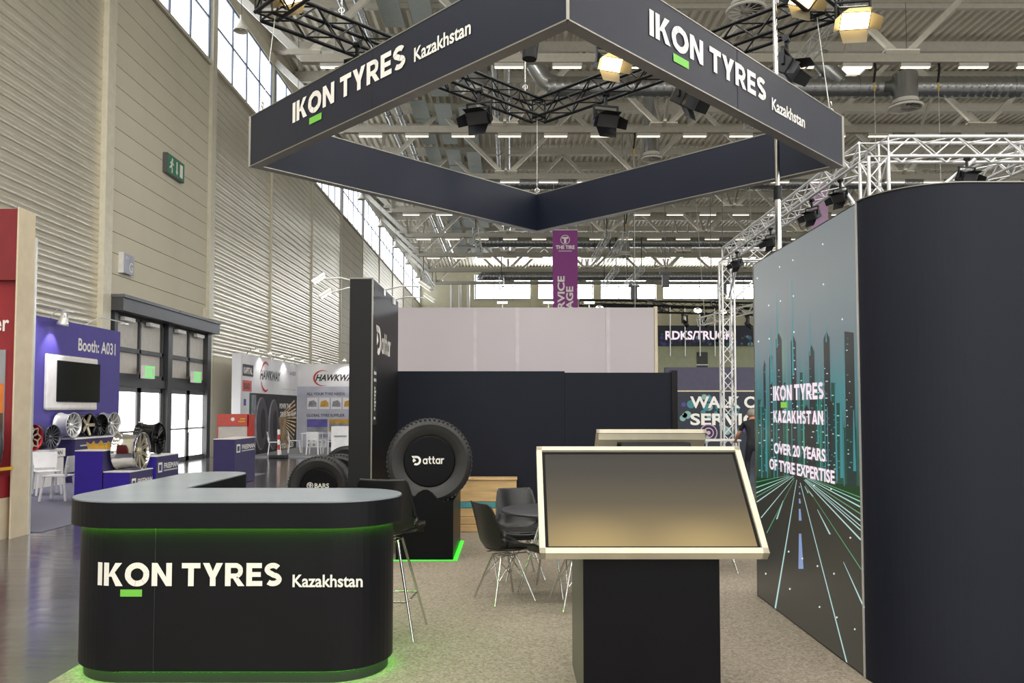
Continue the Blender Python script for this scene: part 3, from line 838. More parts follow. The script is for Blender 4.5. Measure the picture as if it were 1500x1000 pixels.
shell_chair('black shell chair mostly hidden by the tilted screen, at the round table', (.55, 6.62, .018), face(-.25, .9))
shell_chair('black shell chair behind the far kiosk near the video wall', (2.1, 8.1, .018), face(-1, .2))
shell_chair('tall black bar stool on chrome legs behind the counter end', (-.89, 5.83, .018), face(.1, 1), .73, .32, True)
# round table
tb = thing('cafe_table', 'round dark cafe table with thin chrome legs', 'table', (.34, 7.09, .018))
MB().lathe([(0, .738), (.425, .738), (.435, .73), (.435, .718), (.42, .712), (0, .712)], 40).build('tabletop', 'charcoal', tb)
for a in (20, 110, 200, 290):
    c, s = math.cos(R(a)), math.sin(R(a))
    MB().tube([(.06*c, .06*s, .712), (.3*c, .3*s, 0)], .010, 8).build('leg', 'chrome', tb)
w = MB()
for k in range(4):
    a = R(20+90*k); b = R(110+90*k)
    w.tube([(.06*math.cos(a), .06*math.sin(a), .7), (.18*math.cos(b), .18*math.sin(b), .35)], .005, 6).tube([(.18*math.cos(a), .18*math.sin(a), .35), (.06*math.cos(b), .06*math.sin(b), .7)], .005, 6)
w.build('wire_bracing', 'chrome', tb)
MB().tube([(0, 0, .69), (0, 0, .712)], .1, 16).build('top_plate', 'chrome', tb)
lf = thing('leaflet', 'pale printed leaflet lying on the cafe table', 'leaflet', (.2, 7.08, .751), R(12))
MB().box(-.1, .1, -.06, .06, 0, .003).build('sheet', 'paper', lf)
MB().quad((-.08, -.04, .0035), (.02, -.04, .0035), (.02, .03, .0035), (-.08, .03, .0035)).build('picture', 'print_blue', lf)

# ---------------- screen kiosks
display_material('kiosk_display', [(0, '#a18a5c'), (.2, '#8d7a52'), (.45, '#61563f'), (.75, '#443f34'), (1, '#38352d')], 1, -.36, .36, 1.0, .45,
                 [((-.33, -.37, 0), (.42, .3, 1), '#c2a86e', .7), ((.26, -.37, 0), (.4, .28, 1), '#c2a86e', .7)], .12)
def kiosk(lab, loc, rz):
    t = thing('screen_kiosk', lab, 'kiosk', loc, rz, 'screen kiosks of the black booth')
    m = MB().prism([(-.4, 0), (.39, 0), (.39, 1.22), (.3, 1.28), (-.4, .84)], lambda y, z: (-.371, y, z), lambda y, z: (.371, y, z)); m.build('plinth', 'black_satin', t)
    MB().box(-.372, -.3705, -.395, .385, .004, .84).build('side_panel', 'kiosk_side_sheen', t)  # thin skin on one side, reflected light painted as lighter grey
    # screen: centre line from (y=-.5,z=.865) to (y=.03,z=1.41)
    a = Vector((0, -.5, .865)); b = Vector((0, .035, 1.405)); u = (b-a).normalized(); L = (b-a).length
    s = bpy.data.objects.new('screen', None)
    fr = MB(); W = .612; H2 = L/2
    fr.box(-W, W, -H2, -H2+.035, -.045, .012).box(-W, W, H2-.03, H2, -.045, .012).box(-W, -W+.032, -H2, H2, -.045, .012).box(W-.032, W, -H2, H2, -.045, .012)
    s = fr.build('screen_frame', 'kiosk_frame', t)
    s.location = (a+b)/2; s.rotation_euler = (math.atan2(u.z, u.y), 0, 0)
    MB().box(-W+.03, W-.03, -H2+.03, H2-.03, -.03, -.006).build('bezel', 'glass_dark', s)
    MB().box(-W+.05, W-.05, -H2+.055, H2-.05, -.01, -.004).build('display', 'kiosk_display', s)
    MB().prism([(-H2+.01, -.045), (H2-.01, -.045), (H2-.06, -.09), (-H2+.06, -.09)], lambda y, z: (-W+.02, y, z), lambda y, z: (W-.02, y, z)).build('back_cover', 'kiosk_frame', s)
    MB().box(-.38, .38, .0, .28, -.12, -.088).build('back_mount', 'black_plastic', s)
    return t
kiosk('kiosk with a large tilted white-framed screen on a black plinth, nearest the camera', (.763, 4.72, .012), 0)
kiosk('farther screen kiosk seen from behind, its pale back above the near screen', (1.56, 8.80, .012), PI)

# ---------------- video wall and rounded navy wall
vw = thing('video_wall', 'upright video wall showing a neon city road and white lettering', 'video wall', (2.16, 4.87, .012))
VY, VZ = 2.09, 2.93      # length along +Y, height; local: x toward the room inside, y away from the camera
MB().box(.003, .14, 0, VY, 0, VZ).build('cabinet', 'black_plastic', vw)
display_material('city_sky', [(0, '#3a3833'), (.28, '#3d4038'), (.36, '#2e4a3a'), (.41, '#315a4a'), (.5, '#3a6a66'), (.62, '#578086'), (.74, '#78868a'), (.88, '#868d8e'), (1, '#858b8c')], 2, 0, VZ, .85, .28,
                 [((0, 1.42, 2.05), (1, .16, .34), '#7fa58a', .75), ((0, .25, 1.75), (1, .5, .35), '#5f9a9a', .5), ((0, 1.2, 1.12), (1, .9, .09), '#54705a', .6)])
MB().quad((0, VY-.01, .01), (0, .01, .01), (0, .01, VZ-.01), (0, VY-.01, VZ-.01)).build('display', 'city_sky', vw)
# picture elements: (distance from the left edge of the picture, height)
def U(x): return 6.96-4.87-0.0 - (2.16*1150/(x-749)-4.87) if False else 2.16*1150/(x-749)*1.009-4.87
def V(x, y):
    Y = U(x)+4.87; return max(.012, min(VZ-.012, 1.65-(y-599)*Y/1150*.993-.012))
def poly(m, pts, d): m.add([(-d, U(x), V(x, y)) for x, y in pts], [tuple(range(len(pts)))])
towers = MB(); tg = MB(); te = MB(); tp_ = MB(); lime = MB()
TW = [(1118, 1126, 596, 700, 1), (1122, 1126, 534, 700, 0), (1131, 1136, 522, 700, 0), (1141, 1150, 494, 700, 0), (1152, 1155, 560, 700, 1), (1163, 1171, 498, 700, 0), (1176, 1181, 545, 700, 1), (1190, 1198, 512, 700, 0),
      (1212, 1221, 492, 700, 0), (1198, 1207, 566, 700, 1), (1216, 1226, 594, 704, 0), (1228, 1236, 590, 706, 1), (1243, 1257, 484, 712, 0), (1239, 1258, 626, 712, 1), (1180, 1190, 600, 700, 0), (1206, 1212, 575, 702, 1),
      (1155, 1163, 610, 700, 0), (1134, 1141, 605, 700, 1), (1113, 1118, 585, 700, 1), (1222, 1229, 560, 704, 1)]
rnd = random.Random(3)
for (x0, x1, y0, y1, g) in TW:
    b = min(y1, 712)
    poly(tg if g else towers, [(x0, b), (x1, b), (x1, y0+(0 if g else 2)), ((x0+x1)/2 if not g and x1-x0 < 11 else x0, y0-(8 if not g and x1-x0 < 11 else 0)), (x0, y0+3)], .0012)
    for k in range(int((b-y0)/9)):
        yy = y0+8+9*k+rnd.uniform(0, 5)
        if rnd.random() < .6 and yy < 690:
            a = x0+rnd.uniform(.6, (x1-x0)*.5); c = min(x1-.5, a+rnd.uniform(1, 4))
            poly(tp_ if rnd.random() < .5 else te, [(a, yy+1.4), (c, yy+1.4), (c, yy), (a, yy)], .0025)
    if rnd.random() < .8:
        xe = x1 if rnd.random() < .5 else x0
        poly(te, [(xe-.5, b), (xe+.5, b), (xe+.5, y0+2), (xe-.5, y0+2)], .002)
for (x, y0, y1, w) in ((1143.5, 428, 508, 1.0), (1166.5, 408, 550, 1.3), (1192, 455, 520, .9), (1134, 480, 560, 1.6), (1114.5, 500, 570, .8), (1216.5, 475, 500, 1.), (1240, 483, 600, .8), (1157, 490, 680, .5), (1181, 520, 680, .5), (1205, 530, 690, .5),
                       (1228, 535, 690, .8), (1255, 600, 690, 2.2), (1236, 560, 700, 2.5), (1202, 560, 650, 1.2), (1125, 600, 690, 1.5)):
    poly(te if w > .55 else lime, [(x-w, y1), (x+w, y1), (x+.25*w, y0), (x-.25*w, y0)], .003)
towers.build('dark_towers', 'px_tower', vw); tg.build('green_towers', 'px_towerg', vw); te.build('teal_edges', 'px_teal', vw); tp_.build('lit_windows', 'px_pale', vw); lime.build('light_beams', 'px_green', vw)
vx, vy = 1171, 693
road = MB(); poly(road, [(1108.5, 725), (1108.5, 878), (1180, 930), (1262, 992), (1262, 745), (1200, 706), (1171, 696), (1150, 700)], .0012); road.build('road', 'px_road', vw)
ln = MB(); lg = MB()
def ray_(x1, y1, w, m, t0=.08):
    dx, dy = x1-vx, y1-vy; l = math.hypot(dx, dy); nx, ny = -dy/l, dx/l
    a = (vx+dx*t0, vy+dy*t0)
    poly(m, [(a[0]-nx*w*.15, a[1]-ny*w*.15), (a[0]+nx*w*.15, a[1]+ny*w*.15), (x1+nx*w/2, y1+ny*w/2), (x1-nx*w/2, y1-ny*w/2)], .003)
for (x, y, w, m, t0) in ((1135, 890, 2., ln, .05), (1238, 968, 2.2, ln, .05), (1116, 758, 1.3, ln, .1), (1110, 735, 1.6, ln, .1), (1109, 722, 1.5, ln, .15), (1109, 714, 1.2, ln, .2), (1109, 706, 1., lg, .2), (1124, 780, .9, lg, .1),
                         (1262, 790, 2.2, ln, .1), (1262, 776, 1.6, ln, .12), (1262, 770, 1.2, ln, .12), (1262, 762, 1.8, ln, .12), (1262, 752, 1.4, lg, .15), (1262, 742, 2., ln, .15), (1262, 734, 1.4, ln, .2), (1262, 833, 1., lg, .12),
                         (1262, 728, 1.2, lg, .25), (1109, 728, 1., lg, .15)):
    ray_(x, y, w, m, t0)
for (xa, ya, xb, yb, w) in ((1199, 746, 1217, 782, 2.2), (1236, 822, 1265, 888, 2.4), (1149, 733, 1139, 760, 1.8), (1186, 718, 1193, 727, 1.4), (1181, 712, 1186, 722, 1.2)):
    poly(ln, [(xa-.3, ya), (xa+.3, ya), (xb+w/2, yb), (xb-w/2, yb)], .0035)
fd = MB(); poly(fd, [(1108.5, 699), (1150, 700), (1108.5, 725)], .0018); poly(fd, [(1196, 704), (1262, 712), (1262, 745)], .0018); fd.build('green_fields', 'px_field', vw)
ln.build('light_trails', 'px_pale', vw); lg.build('green_trails', 'px_green', vw)
dsh = MB()
for (y0, y1, w0, w1) in ((781, 832, 1.6, 3.2), (745, 762, 1.2, 1.5), (730, 737, .8, 1), (721, 724, .6, .6), (712, 714, .5, .5)):
    poly(dsh, [(1173-w1, y1), (1174+w1, y1), (1173+w0, y0), (1173-w0, y0)], .003)
dsh.build('lane_dashes', 'px_dash', vw)
dots = MB()
for (x, y) in ((1214, 354), (1169, 378), (1149, 388), (1115.6, 405), (1214, 414), (1169, 431.5), (1149.5, 439), (1132, 445.5), (1241, 466), (1169, 485), (1116, 499), (1132, 495), (1170, 540), (1122, 839), (1157, 861), (1156, 807), (1198, 828),
               (1222, 839), (1247, 787), (1200, 887), (1225, 902), (1251, 919), (1176, 817), (1172, 595), (1134, 645), (1220, 716), (1195, 711)):
    poly(dots, [(x+1.1*math.cos(a), y+1.5*math.sin(a)) for a in [2*PI*k/8 for k in range(8)]], .0045)
dots.build('bright_pixels', 'px_dot', vw)
def vtext(word, x0, x1, ylo, yhi, xm=None):
    a = U(x0); b = U(x1); z0 = V(x0, ylo); z1 = V(x0, yhi)
    text(word, vw, 'glow_white', (-.006, a, z0), (0, -1, 0), (0, 0, 1), a-b, z1-z0)
vtext('IKON TYRES', 1137, 1212, 587, 565); vtext('KAZAKHSTAN', 1137, 1211, 618.5, 601); vtext('OVER 20 YEARS', 1137, 1213, 664, 648); vtext('OF TYRE EXPERTISE', 1130, 1226, 687, 671)
gm = MB(); poly(gm, [(1148, 597), (1157, 597), (1157, 588.5), (1148, 588.5)], .006); gm.build('green_mark', 'px_lime', vw)
MB().box(-.006, .0, -.012, .006, 0, VZ).build('edge_profile', 'alu', vw)
MB().box(-.004, .004, VY-.008, VY+.008, 0, VZ).build('edge_profile', 'frame_edge', vw)
rw = thing('curved_wall', 'plain dark navy wall with a rounded corner at the right edge', 'booth wall', (2.61, 4.43, .0125))
pts = [(-.45+.45*(1-math.cos(a)), .43-.43*math.sin(a)) for a in [R(90*k/20) for k in range(21)]]
out_ = pts+[(2.4, 0), (2.4, 2.5), (.9, 2.5), (-.33, 2.5), (-.33, .43)]
MB().prism(out_, lambda x, y: (x, y, 0), lambda x, y: (x, y, 2.93)).build('panel', 'navy_wall', rw)
m = MB()
for k in range(20):
    a, b = pts[k], pts[k+1]; m.beam((a[0], a[1], 2.933), (b[0], b[1], 2.933), .012, .006)
m.beam((0, 0, 2.933), (2.4, 0, 2.933), .012, .006).build('top_edge', 'frame_edge', rw)

# ---------------- pillar wall, back walls
pw = thing('pillar_wall', 'tall narrow black partition with white logo and lamps on top', 'booth wall', (-1.69, 9.8, .0125))
MB().box(-.13, .13, -1.0, .98, 0, 3.11).build('panel', 'black_matte', pw)
MB().box(.118, .133, -1.003, -.985, 0, 3.11).box(.12, .133, -1.0, .98, 3.105, 3.118).box(-.13, .133, -1.003, -.99, 3.105, 3.118).build('edge_profile', 'frame_edge', pw)
text('attar', pw, 'white_print', (.134, -.42, 2.30), (0, 1, 0), (0, 0, 1), .72, .26)
def attar_mark(c, r, ax, ay, parent, material, n=26):
    c = Vector(c); ax = Vector(ax); ay = Vector(ay); m = MB()
    def pt(rad, a): return c+ax*(rad*math.cos(a))+ay*(rad*math.sin(a))
    for k in range(n):
        a0 = R(-120+240*k/n); a1 = R(-120+240*(k+1)/n)
        m.quad(pt(r*.55, a0), pt(r, a0), pt(r, a1), pt(r*.55, a1))
    for k in range(8):
        a0 = R(135+75*k/8); a1 = R(135+75*(k+1)/8)
        m.quad(pt(r*.1, a0), pt(r*.75, a0), pt(r*.75, a1), pt(r*.1, a1))
    m.quad(c+ax*(-r)+ay*r, c+ax*(-.1*r)+ay*r, c+ax*(-.1*r)+ay*.55*r, c+ax*(-.75*r)+ay*.55*r)
    m.build('logo', material, parent)
attar_mark((.134, -.62, 2.44), .17, (0, 1, 0), (0, 0, 1), pw, 'white_print')
np_ = MB().box(.13, .136, -.97, -.74, 1.46, 2.12).build('notice_plate', 'kick_black', pw)
ntc = MB()
for z in (2.03, 1.95): ntc.box(.1365, .138, -.93, -.78, z, z+.035)
for k in range(7): ntc.box(.1365, .138, -.9+.0*k, -.84+.02*(k % 3), 1.62+.04*k, 1.65+.04*k)
ntc.box(.1365, .138, -.92, -.82, 1.52, 1.55)
ntc.build('notice_lines', 'grey_print', np_)
def arm_light(base, tip, lab):
    b = Vector(base); t_ = Vector(tip); d = (t_-b).normalized()
    t = thing('arm_spotlight', lab, 'spotlight', base, 0, 'arm spotlights on the partition')
    MB().bbox(-.05, .05, -.03, .03, -.06, .03, .008).build('clamp', 'alu', t)
    MB().tube([(0, 0, 0), (t_-b)*.5+Vector((0, 0, .03)), t_-b], .009, 7).build('arm', 'alu', t)
    e = t_-b
    h = MB().bbox(-.09, .09, -.05, .05, -.02, .02, .012).build('lamp_head', 'alu', t); h.location = e+d*.08
    h.rotation_euler = (0, R(35) if d.x > 0 else R(-35), math.atan2(d.y, d.x) if d.x > 0 else math.atan2(-d.y, -d.x))
    MB().box(-.075, .075, -.04, .04, -.026, -.021).build('lamp_face', 'arm_lamp', h)
arm_light((-1.80, 9.0, 3.12), (-2.13, 8.95, 3.14), 'white arm spotlight left of the partition top, upper one')
arm_light((-1.80, 9.5, 3.12), (-2.17, 9.45, 3.06), 'white arm spotlight left of the partition top, lower one')
arm_light((-1.60, 9.6, 3.10), (-1.12, 9.5, 3.14), 'white arm spotlight right of the partition top, upper one')
arm_light((-1.58, 10.3, 3.08), (-1.14, 10.2, 3.1), 'white arm spotlight right of the partition top, lower one')
bw = thing('back_wall', 'long low black booth wall behind the tyre and chairs', 'booth wall', (.4, 11.1, .0125))
MB().box(-2.0, .35, -.08, .08, 0, 2.17).build('panel', 'navy_wall', bw)
MB().box(.353, 1.92, -.08, .08, 0, 2.15).build('panel', 'navy_wall', bw)
MB().box(1.85, 1.93, -.1, .1, 0, 2.18).build('end_post', 'black_matte', bw)
ww = thing('white_wall', 'pale lilac-white partition back rising above the black wall', 'booth wall', (.25, 13.0, 0))
for k, (a, b) in enumerate(((-2.2, -.85), (-.85, -.15), (-.15, 1.35), (1.35, 2.12))): MB().box(a+.004, b-.004, -.05, .05, 0, 3.33).build('panel', 'white_wall', ww)
for x in (-.85, -.15, 1.35): MB().box(x-.03, x+.03, -.056, -.05, 0, 3.33).build('joint_strip', 'joint_pale', ww)
MB().box(2.12, 2.17, -.06, .06, 0, 3.35).build('end_post', 'cream_post', ww)
for k, x in enumerate((-.15, .62, 1.3)):
    t = thing('spot_lamp', 'small glowing spot lamp on the pale partition edge, %s of three' % ('left', 'middle', 'right')[k], 'spotlight', (x, 13.05, 3.33), 0, 'spot lamps on the pale partition')
    MB().tube([(0, 0, 0), (0, 0, .07)], .012, 6).build('stem', 'alu', t); MB().bbox(-.09, .09, -.05, .05, .07, .11, .01).build('head', 'alu', t); MB().box(-.08, .08, -.056, -.051, .075, .105).build('lamp_face', 'small_lamp', t)
# wooden bench made of boards
wb = thing('wooden_crate', 'pale pine box with a teal band behind the big tyre', 'crate', (-.45, 10.75, .012))
for k, (z0, z1, mt) in enumerate(((.40, .69, 'wood'), (.315, .395, 'teal_band'), (.2, .31, 'wood'), (.1, .195, 'wood'), (.0, .095, 'wood'))):
    MB().bbox(-.75, .52, -.17, .17, z0, z1, .005).build('board', mt, wb)
MB().bbox(-.76, .53, -.19, .19, .69, .705, .004).build('lid', 'wood', wb)

# ---------------- tyres
def tyre_mesh(Ro, W, Ri, n=72):
    h = W/2
    pr = [(Ri, -h*.72), (Ri+.012, -h*.8), (Ri+.03, -h*.86), (Ri+(Ro-Ri)*.45, -h*.99), (Ri+(Ro-Ri)*.62, -h*1.0), (Ri+(Ro-Ri)*.66, -h*1.02), (Ri+(Ro-Ri)*.70, -h*1.0), (Ro-.035, -h*.93), (Ro-.012, -h*.86), (Ro-.004, -h*.8)]
    g = []
    for c in (-.5, -.17, .17, .5):
        y = c*h*1.15
        g += [(Ro, y-.016), (Ro-.018, y-.012), (Ro-.018, y+.012), (Ro, y+.016)]
    pr = pr+g+[(r, -z) for r, z in reversed(pr)]
    return MB().lathe(pr, n, Matrix.Rotation(PI/2, 4, 'X')).mesh('tyre', 'rubber')
TY = tyre_mesh(.47, .34, .285)
TD = MB().lathe([(0, .125), (.27, .125), (.283, .12), (.287, .10), (.287, -.10), (.283, -.12), (0, -.125)], 48, Matrix.Rotation(PI/2, 4, 'X'), False, False).mesh('hub_cover', 'black_satin')
def sipes(Ro, W):
    m = MB()
    for k in range(56):
        a = 2*PI*k/56
        for s in (-1, 1):
            c0, s0 = math.cos(a), math.sin(a)
            m.beam((Ro*c0*1.0, s*W*.30, Ro*s0*1.0), (Ro*.985*c0, s*W*.47, Ro*.985*s0), .022, .012, (c0, 0, s0))
    return m.mesh('tread_blocks', 'rubber')
SP = sipes(.47, .34)
def tyre(lab, loc, rz, word, cat='tyre'):
    t = thing('truck_tyre', lab, cat, loc, rz)
    link('tyre', TY, t); o = link('hub_cover', TD, t); tb_ = link('tread_blocks', SP, t); tb_['kind'] = 'stuff'
    if word == 'attar':
        text('attar', t, 'white_print', (-.075, -.128, -.03), (1, 0, 0), (0, 0, 1), .235, .085)
        attar_mark((-.145, -.128, .01), .052, (1, 0, 0), (0, 0, 1), t, 'white_print')
    if word == 'BARS':
        text('BARS', t, 'white_print', (-.06, -.128, .0), (1, 0, 0), (0, 0, 1), .22, .07)
        m = MB()
        for k in range(16):
            a0, a1 = 2*PI*k/16, 2*PI*(k+1)/16
            m.quad(*[(-.13+.05*r_*math.cos(a), -.128, .035+.05*r_*math.sin(a)) for r_, a in ((.8, a0), (1, a0), (1, a1), (.8, a1))])
        for (x0, z0, x1, z1) in ((-.16, .05, -.11, .06), (-.155, .03, -.1, .042), (-.15, .01, -.11, .018), (-.13, .0, -.12, .07)): m.quad((x0, -.128, z0), (x1, -.128, z0), (x1, -.128, z1), (x0, -.128, z1))
        m.build('logo', 'white_print', t)
tyre('large truck tyre on a black plinth with a white logo on its hub cover', (-.915, 8.80, 1.075), R(7), 'attar')
ts = thing('tyre_stand', 'black cradle plinth with green light strip under the large tyre', 'plinth', (-.94, 9.17, .012))
pl = [(-.31, 0), (.31, 0), (.31, .64), (.24, .645)]
for k in range(15):
    a = R(-62-56*k/14); pl.append((.025+.49*math.cos(a), 1.063+.49*math.sin(a)))
pl += [(-.24, .645), (-.31, .64)]
MB().prism(pl, lambda x, z: (x, -.56, z), lambda x, z: (x, .63, z)).build('cradle', 'black_satin', ts)
fp2 = [(-.31, .0), (.31, .0), (.31, .63), (.2, .635), (.14, .66), (.08, .73), (.03, .762), (-.02, .762), (-.07, .735), (-.13, .665), (-.2, .635), (-.31, .63)]
MB().prism(fp2, lambda x, z: (x, -.6, z), lambda x, z: (x, -.57, z)).build('front_plate', 'black_satin', ts)
MB().box(.312, .35, -.60, .63, .002, .012).box(-.34, .315, -.609, -.604, .002, .010).build('light_strip', 'led_green_dim', ts)
tyre('front truck tyre with lion logo hub cover left of the tall partition', (-2.88, 11.95, .47), R(-4), 'BARS')
tyre('truck tyre standing right behind the tyre with the lion logo', (-2.72, 12.5, .47), R(-4), '')
tyre('rearmost truck tyre of the three beside the partition', (-3.15, 15.3, .47), R(-10), '')

# ================================================================== OTHER STANDS, LEFT
def aimed(name, loc, tgt, power, ang, col=(1, .97, .9)):
    d = bpy.data.lights.new(name, 'SPOT'); d.energy = power; d.spot_size = R(ang); d.spot_blend = .6; d.color = col; d.shadow_soft_size = .04
    o = bpy.data.objects.new(name, d); C.objects.link(o); o.location = loc
    o.rotation_euler = (Vector(tgt)-Vector(loc)).to_track_quat('-Z', 'Y').to_euler(); return o
# red stand at the left edge
rs = thing('red_stand', 'red exhibition stand wall with cream side post at the left edge', 'booth wall', (-6.4, 10.1, 0))
MB().box(-2.4, -.0, 0, .3, 3.32, 4.25).build('fascia', 'red_wall', rs)
MB().box(-2.4, -.03, .08, .3, 0, 3.32).build('panel', 'red_panel', rs)
MB().box(-.002, .02, -.02, .33, 0, 4.27).build('side_panel', 'cream_post', rs)
MB().box(.0, .035, .33, .37, 0, 3.95).build('edge_profile', 'alu', rs)
MB().box(-2.4, -.06, -.66, .08, 0, .52).build('plinth_box', 'cream_post', rs)
MB().box(-2.4, -.06, -.72, .06, .525, .795).build('shelf', 'red_panel', rs)
text('er', rs, 'white_print', (-.33, .07, 2.66), (1, 0, 0), (0, 0, 1), .2, .15)
po = MB().box(-1.6, -.16, .06, .078, 1.12, 2.42).build('poster', 'sky_print', rs)
MB().box(-1.6, -.17, .055, .06, 1.6, 1.98).build('poster_band', 'orange', po)
MB().box(-1.6, -.17, .055, .06, 1.3, 1.6).build('poster_ground', 'earth_print', po)
MB().add([(-.6, .053, 2.4), (-.35, .053, 2.2), (-.22, .053, 1.98), (-.5, .053, 1.98)], [(0, 1, 2, 3)]).build('poster_arch', 'salmon', po)
ty2 = thing('car_tyre', 'black tyre on the red shelf behind a yellow and black tape', 'tyre', (-6.53, 9.72, 1.18), R(-40))
link('tyre', tyre_mesh(.38, .24, .24), ty2)
MB().lathe([(0, .09), (.23, .09), (.24, .08), (.24, -.08), (.23, -.09), (0, -.09)], 32, Matrix.Rotation(PI/2, 4, 'X'), False, False).build('rim', 'wheel_grey', ty2)
MB().box(-.02, .12, -.06, .08, .372, .392).build('paper_tag', 'paper', ty2)
tp2 = thing('barrier_tape', 'yellow and black tape stretched across the tyre on the red stand', 'tape', (-6.4, 9.38, .9))
for k in range(8): MB().box(-.55+.07*k, -.485+.07*k, -.003, .003, -.02, .02).build('stripe', 'strap_yellow' if k % 2 else 'black_matte', tp2)
MB().beam((.0, 0, 0), (.035, .7, 0), .006, .04).build('tape_end', 'strap_yellow', tp2)
# purple wheel stand
tag(MB().box(-10.38, -6.3, 10.6, 20.2, .001, .010).build('lilac_carpet', 'lilac_carpet'), 'grey lilac carpet of the purple wheel stand', 'carpet')
pb = thing('purple_wall', 'purple stand wall with booth number and framed screen', 'booth wall', (-10.2, 15.5, .012))
MB().box(-.1, .1, -2.6, 4.72, 0, 3.63).build('panel', 'purple', pb)
text('Booth: A031', pb, 'white_print', (.104, 2.76, 3.0), (0, 1, 0), (0, 0, 1), 1.72, .30)
tv = MB().bbox(.1, .16, 1.45, 3.55, 1.62, 2.85, .05).build('screen_frame', 'white_lac', pb)
MB().bbox(.16, .18, 1.82, 3.62, 1.80, 2.72, .02).build('display', 'glass_dark', tv)
sp = thing('spot_lamp', 'silver spot lamp on an arm above the purple wall', 'spotlight', (-9.85, 17.2, 3.6))
MB().tube([(-.3, 0, .05), (-.1, 0, .28), (0, 0, .2)], .012, 6).build('arm', 'alu', sp)
MB().lathe([(.0, .2), (.07, .2), (.08, .05), (.12, -.08), (.12, -.12), (.1, -.12), (.06, .0), (0, .0)], 16, Matrix.Rotation(R(12), 4, 'Y')).build('head', 'alu', sp)
MB().disc((0, 0, -.07), .1, (1, 0, 0), (0, 1, 0), 14).build('lamp_face', 'small_lamp', sp)
aimed('spot_lamp_light', (-9.83, 17.2, 3.45), (-10.1, 17.15, 2.9), 45, 75, (.9, .9, 1))
aimed('spot_lamp_light', (-9.3, 16.0, 4.2), (-10.1, 16.0, 1.4), 220, 100, (.92, .92, 1))
for k, (y, z) in enumerate(((16.1, 3.72), (18.6, 3.7))):
    t = thing('lamp_arm', 'thin silver lamp arm reaching over the purple wall, %s of the spot lamp' % ('left', 'right')[k], 'lamp arm', (-10.15, y, 3.645))
    MB().tube([(0, 0, 0), (.2, .3, .22), (.5, .9, .16)], .014, 6).build('arm', 'alu', t); MB().bbox(.42, .58, .82, 1.0, .1, .15, .01).build('head', 'alu', t)
cb = thing('display_cabinet', 'low white cabinet along the purple wall carrying two wheels', 'cabinet', (-9.80, 15.5, .012))
MB().box(-.28, .0, -1.6, 1.75, 0, .60).build('body', 'white_lac', cb)
MB().bbox(-.29, .02, -1.6, 1.78, .61, .785, .006).build('drawer_front', 'white_lac', cb)
text('FREEMAN', cb, 'kick_black', (.022, 1.0, .66), (0, 1, 0), (0, 0, 1), .66, .08)
pc = thing('purple_counter', 'raised purple counter with white top carrying four wheels', 'counter', (-9.72, 18.75, .012))
MB().box(-.36, .0, -1.2, 1.4, 0, .96).build('body', 'purple_dark', pc)
MB().bbox(-.37, .03, -1.22, 1.42, .96, 1.0, .006).build('worktop', 'white_lac', pc)
MB().box(.0, .01, -1.0, 1.2, .8, .83).build('grip_rail', 'alu', pc)
def wheel(lab, loc, Rr, W, style, mb_, ms_, rz=0., n=10):
    t = thing('alloy_wheel', lab, 'wheel', (loc[0], loc[1], loc[2]+Rr), rz)
    Mx = Matrix.Rotation(PI/2, 4, 'Y'); h = W/2
    MB().lathe([(Rr*.9, -h), (Rr, -h), (Rr, -h+.012), (Rr*.93, -h+.03), (Rr*.90, -h*.4), (Rr*.86, 0), (Rr*.9, h*.6), (Rr*.94, h-.03), (Rr, h-.012), (Rr, h), (Rr*.96, h), (Rr*.92, h-.03), (Rr*.88, h*.5), (Rr*.83, 0), (Rr*.87, -h*.5)], 40, Mx, True).build('barrel', mb_, t)
    xf = h-.035; s = MB()
    for k in range(n):
        a = 2*PI*k/n; c, q = math.cos(a), math.sin(a); tz = (-q, c)
        if style == 'turbine':
            b = a+.35; s.beam((xf-.03, Rr*.34*c, Rr*.34*q), (xf, Rr*.93*math.cos(b), Rr*.93*math.sin(b)), .016, Rr*.16, (.6, tz[0], tz[1]))
        elif style == 'five':
            s.beam((xf-.03, Rr*.1*c, Rr*.1*q), (xf, Rr*.92*c, Rr*.92*q), .03, Rr*.26, (0, tz[0], tz[1]))
        elif style == 'mesh':
            for d in (-.28, .28):
                b = a+d; s.beam((xf-.04, Rr*.2*c, Rr*.2*q), (xf-.01, Rr*.92*math.cos(b), Rr*.92*math.sin(b)), .02, Rr*.06, (0, tz[0], tz[1]))
        elif style == 'petal':
            b = a+2*PI/n
            p0 = (xf, Rr*.9*math.cos(a), Rr*.9*math.sin(a)); p1 = (xf-.01, Rr*.62*math.cos(a+PI/n), Rr*.62*math.sin(a+PI/n)); p2 = (xf, Rr*.9*math.cos(b), Rr*.9*math.sin(b)); p3 = (xf-.03, Rr*.3*math.cos(a+PI/n), Rr*.3*math.sin(a+PI/n))
            s.beam(p0, p1, .02, .03); s.beam(p1, p2, .02, .03); s.beam(p1, p3, .02, .03)
        else:
            s.beam((xf-.035, Rr*.16*c, Rr*.16*q), (xf, Rr*.92*c, Rr*.92*q), .02, Rr*.085, (0, tz[0], tz[1]))
    s.build('spokes', ms_, t)
    MB().lathe([(0, xf+.005), (Rr*.1, xf), (Rr*.22, xf-.02), (Rr*.24, xf-.07), (0, xf-.08)], 20, Mx).build('hub', ms_, t)
    MB().lathe([(0, -h*.2), (Rr*.84, -h*.2)], 32, Mx).build('inner_disc', 'wheel_black' if mb_ in ('wheel_black', 'wheel_red') else 'wheel_grey', t)
    return t
ZC1, ZC2 = .799, 1.013
wheel('red alloy wheel on the white cabinet at the far left', (-9.89, 16.12, ZC1), .27, .26, 'petal', 'wheel_red', 'wheel_warm', R(-4), 7)
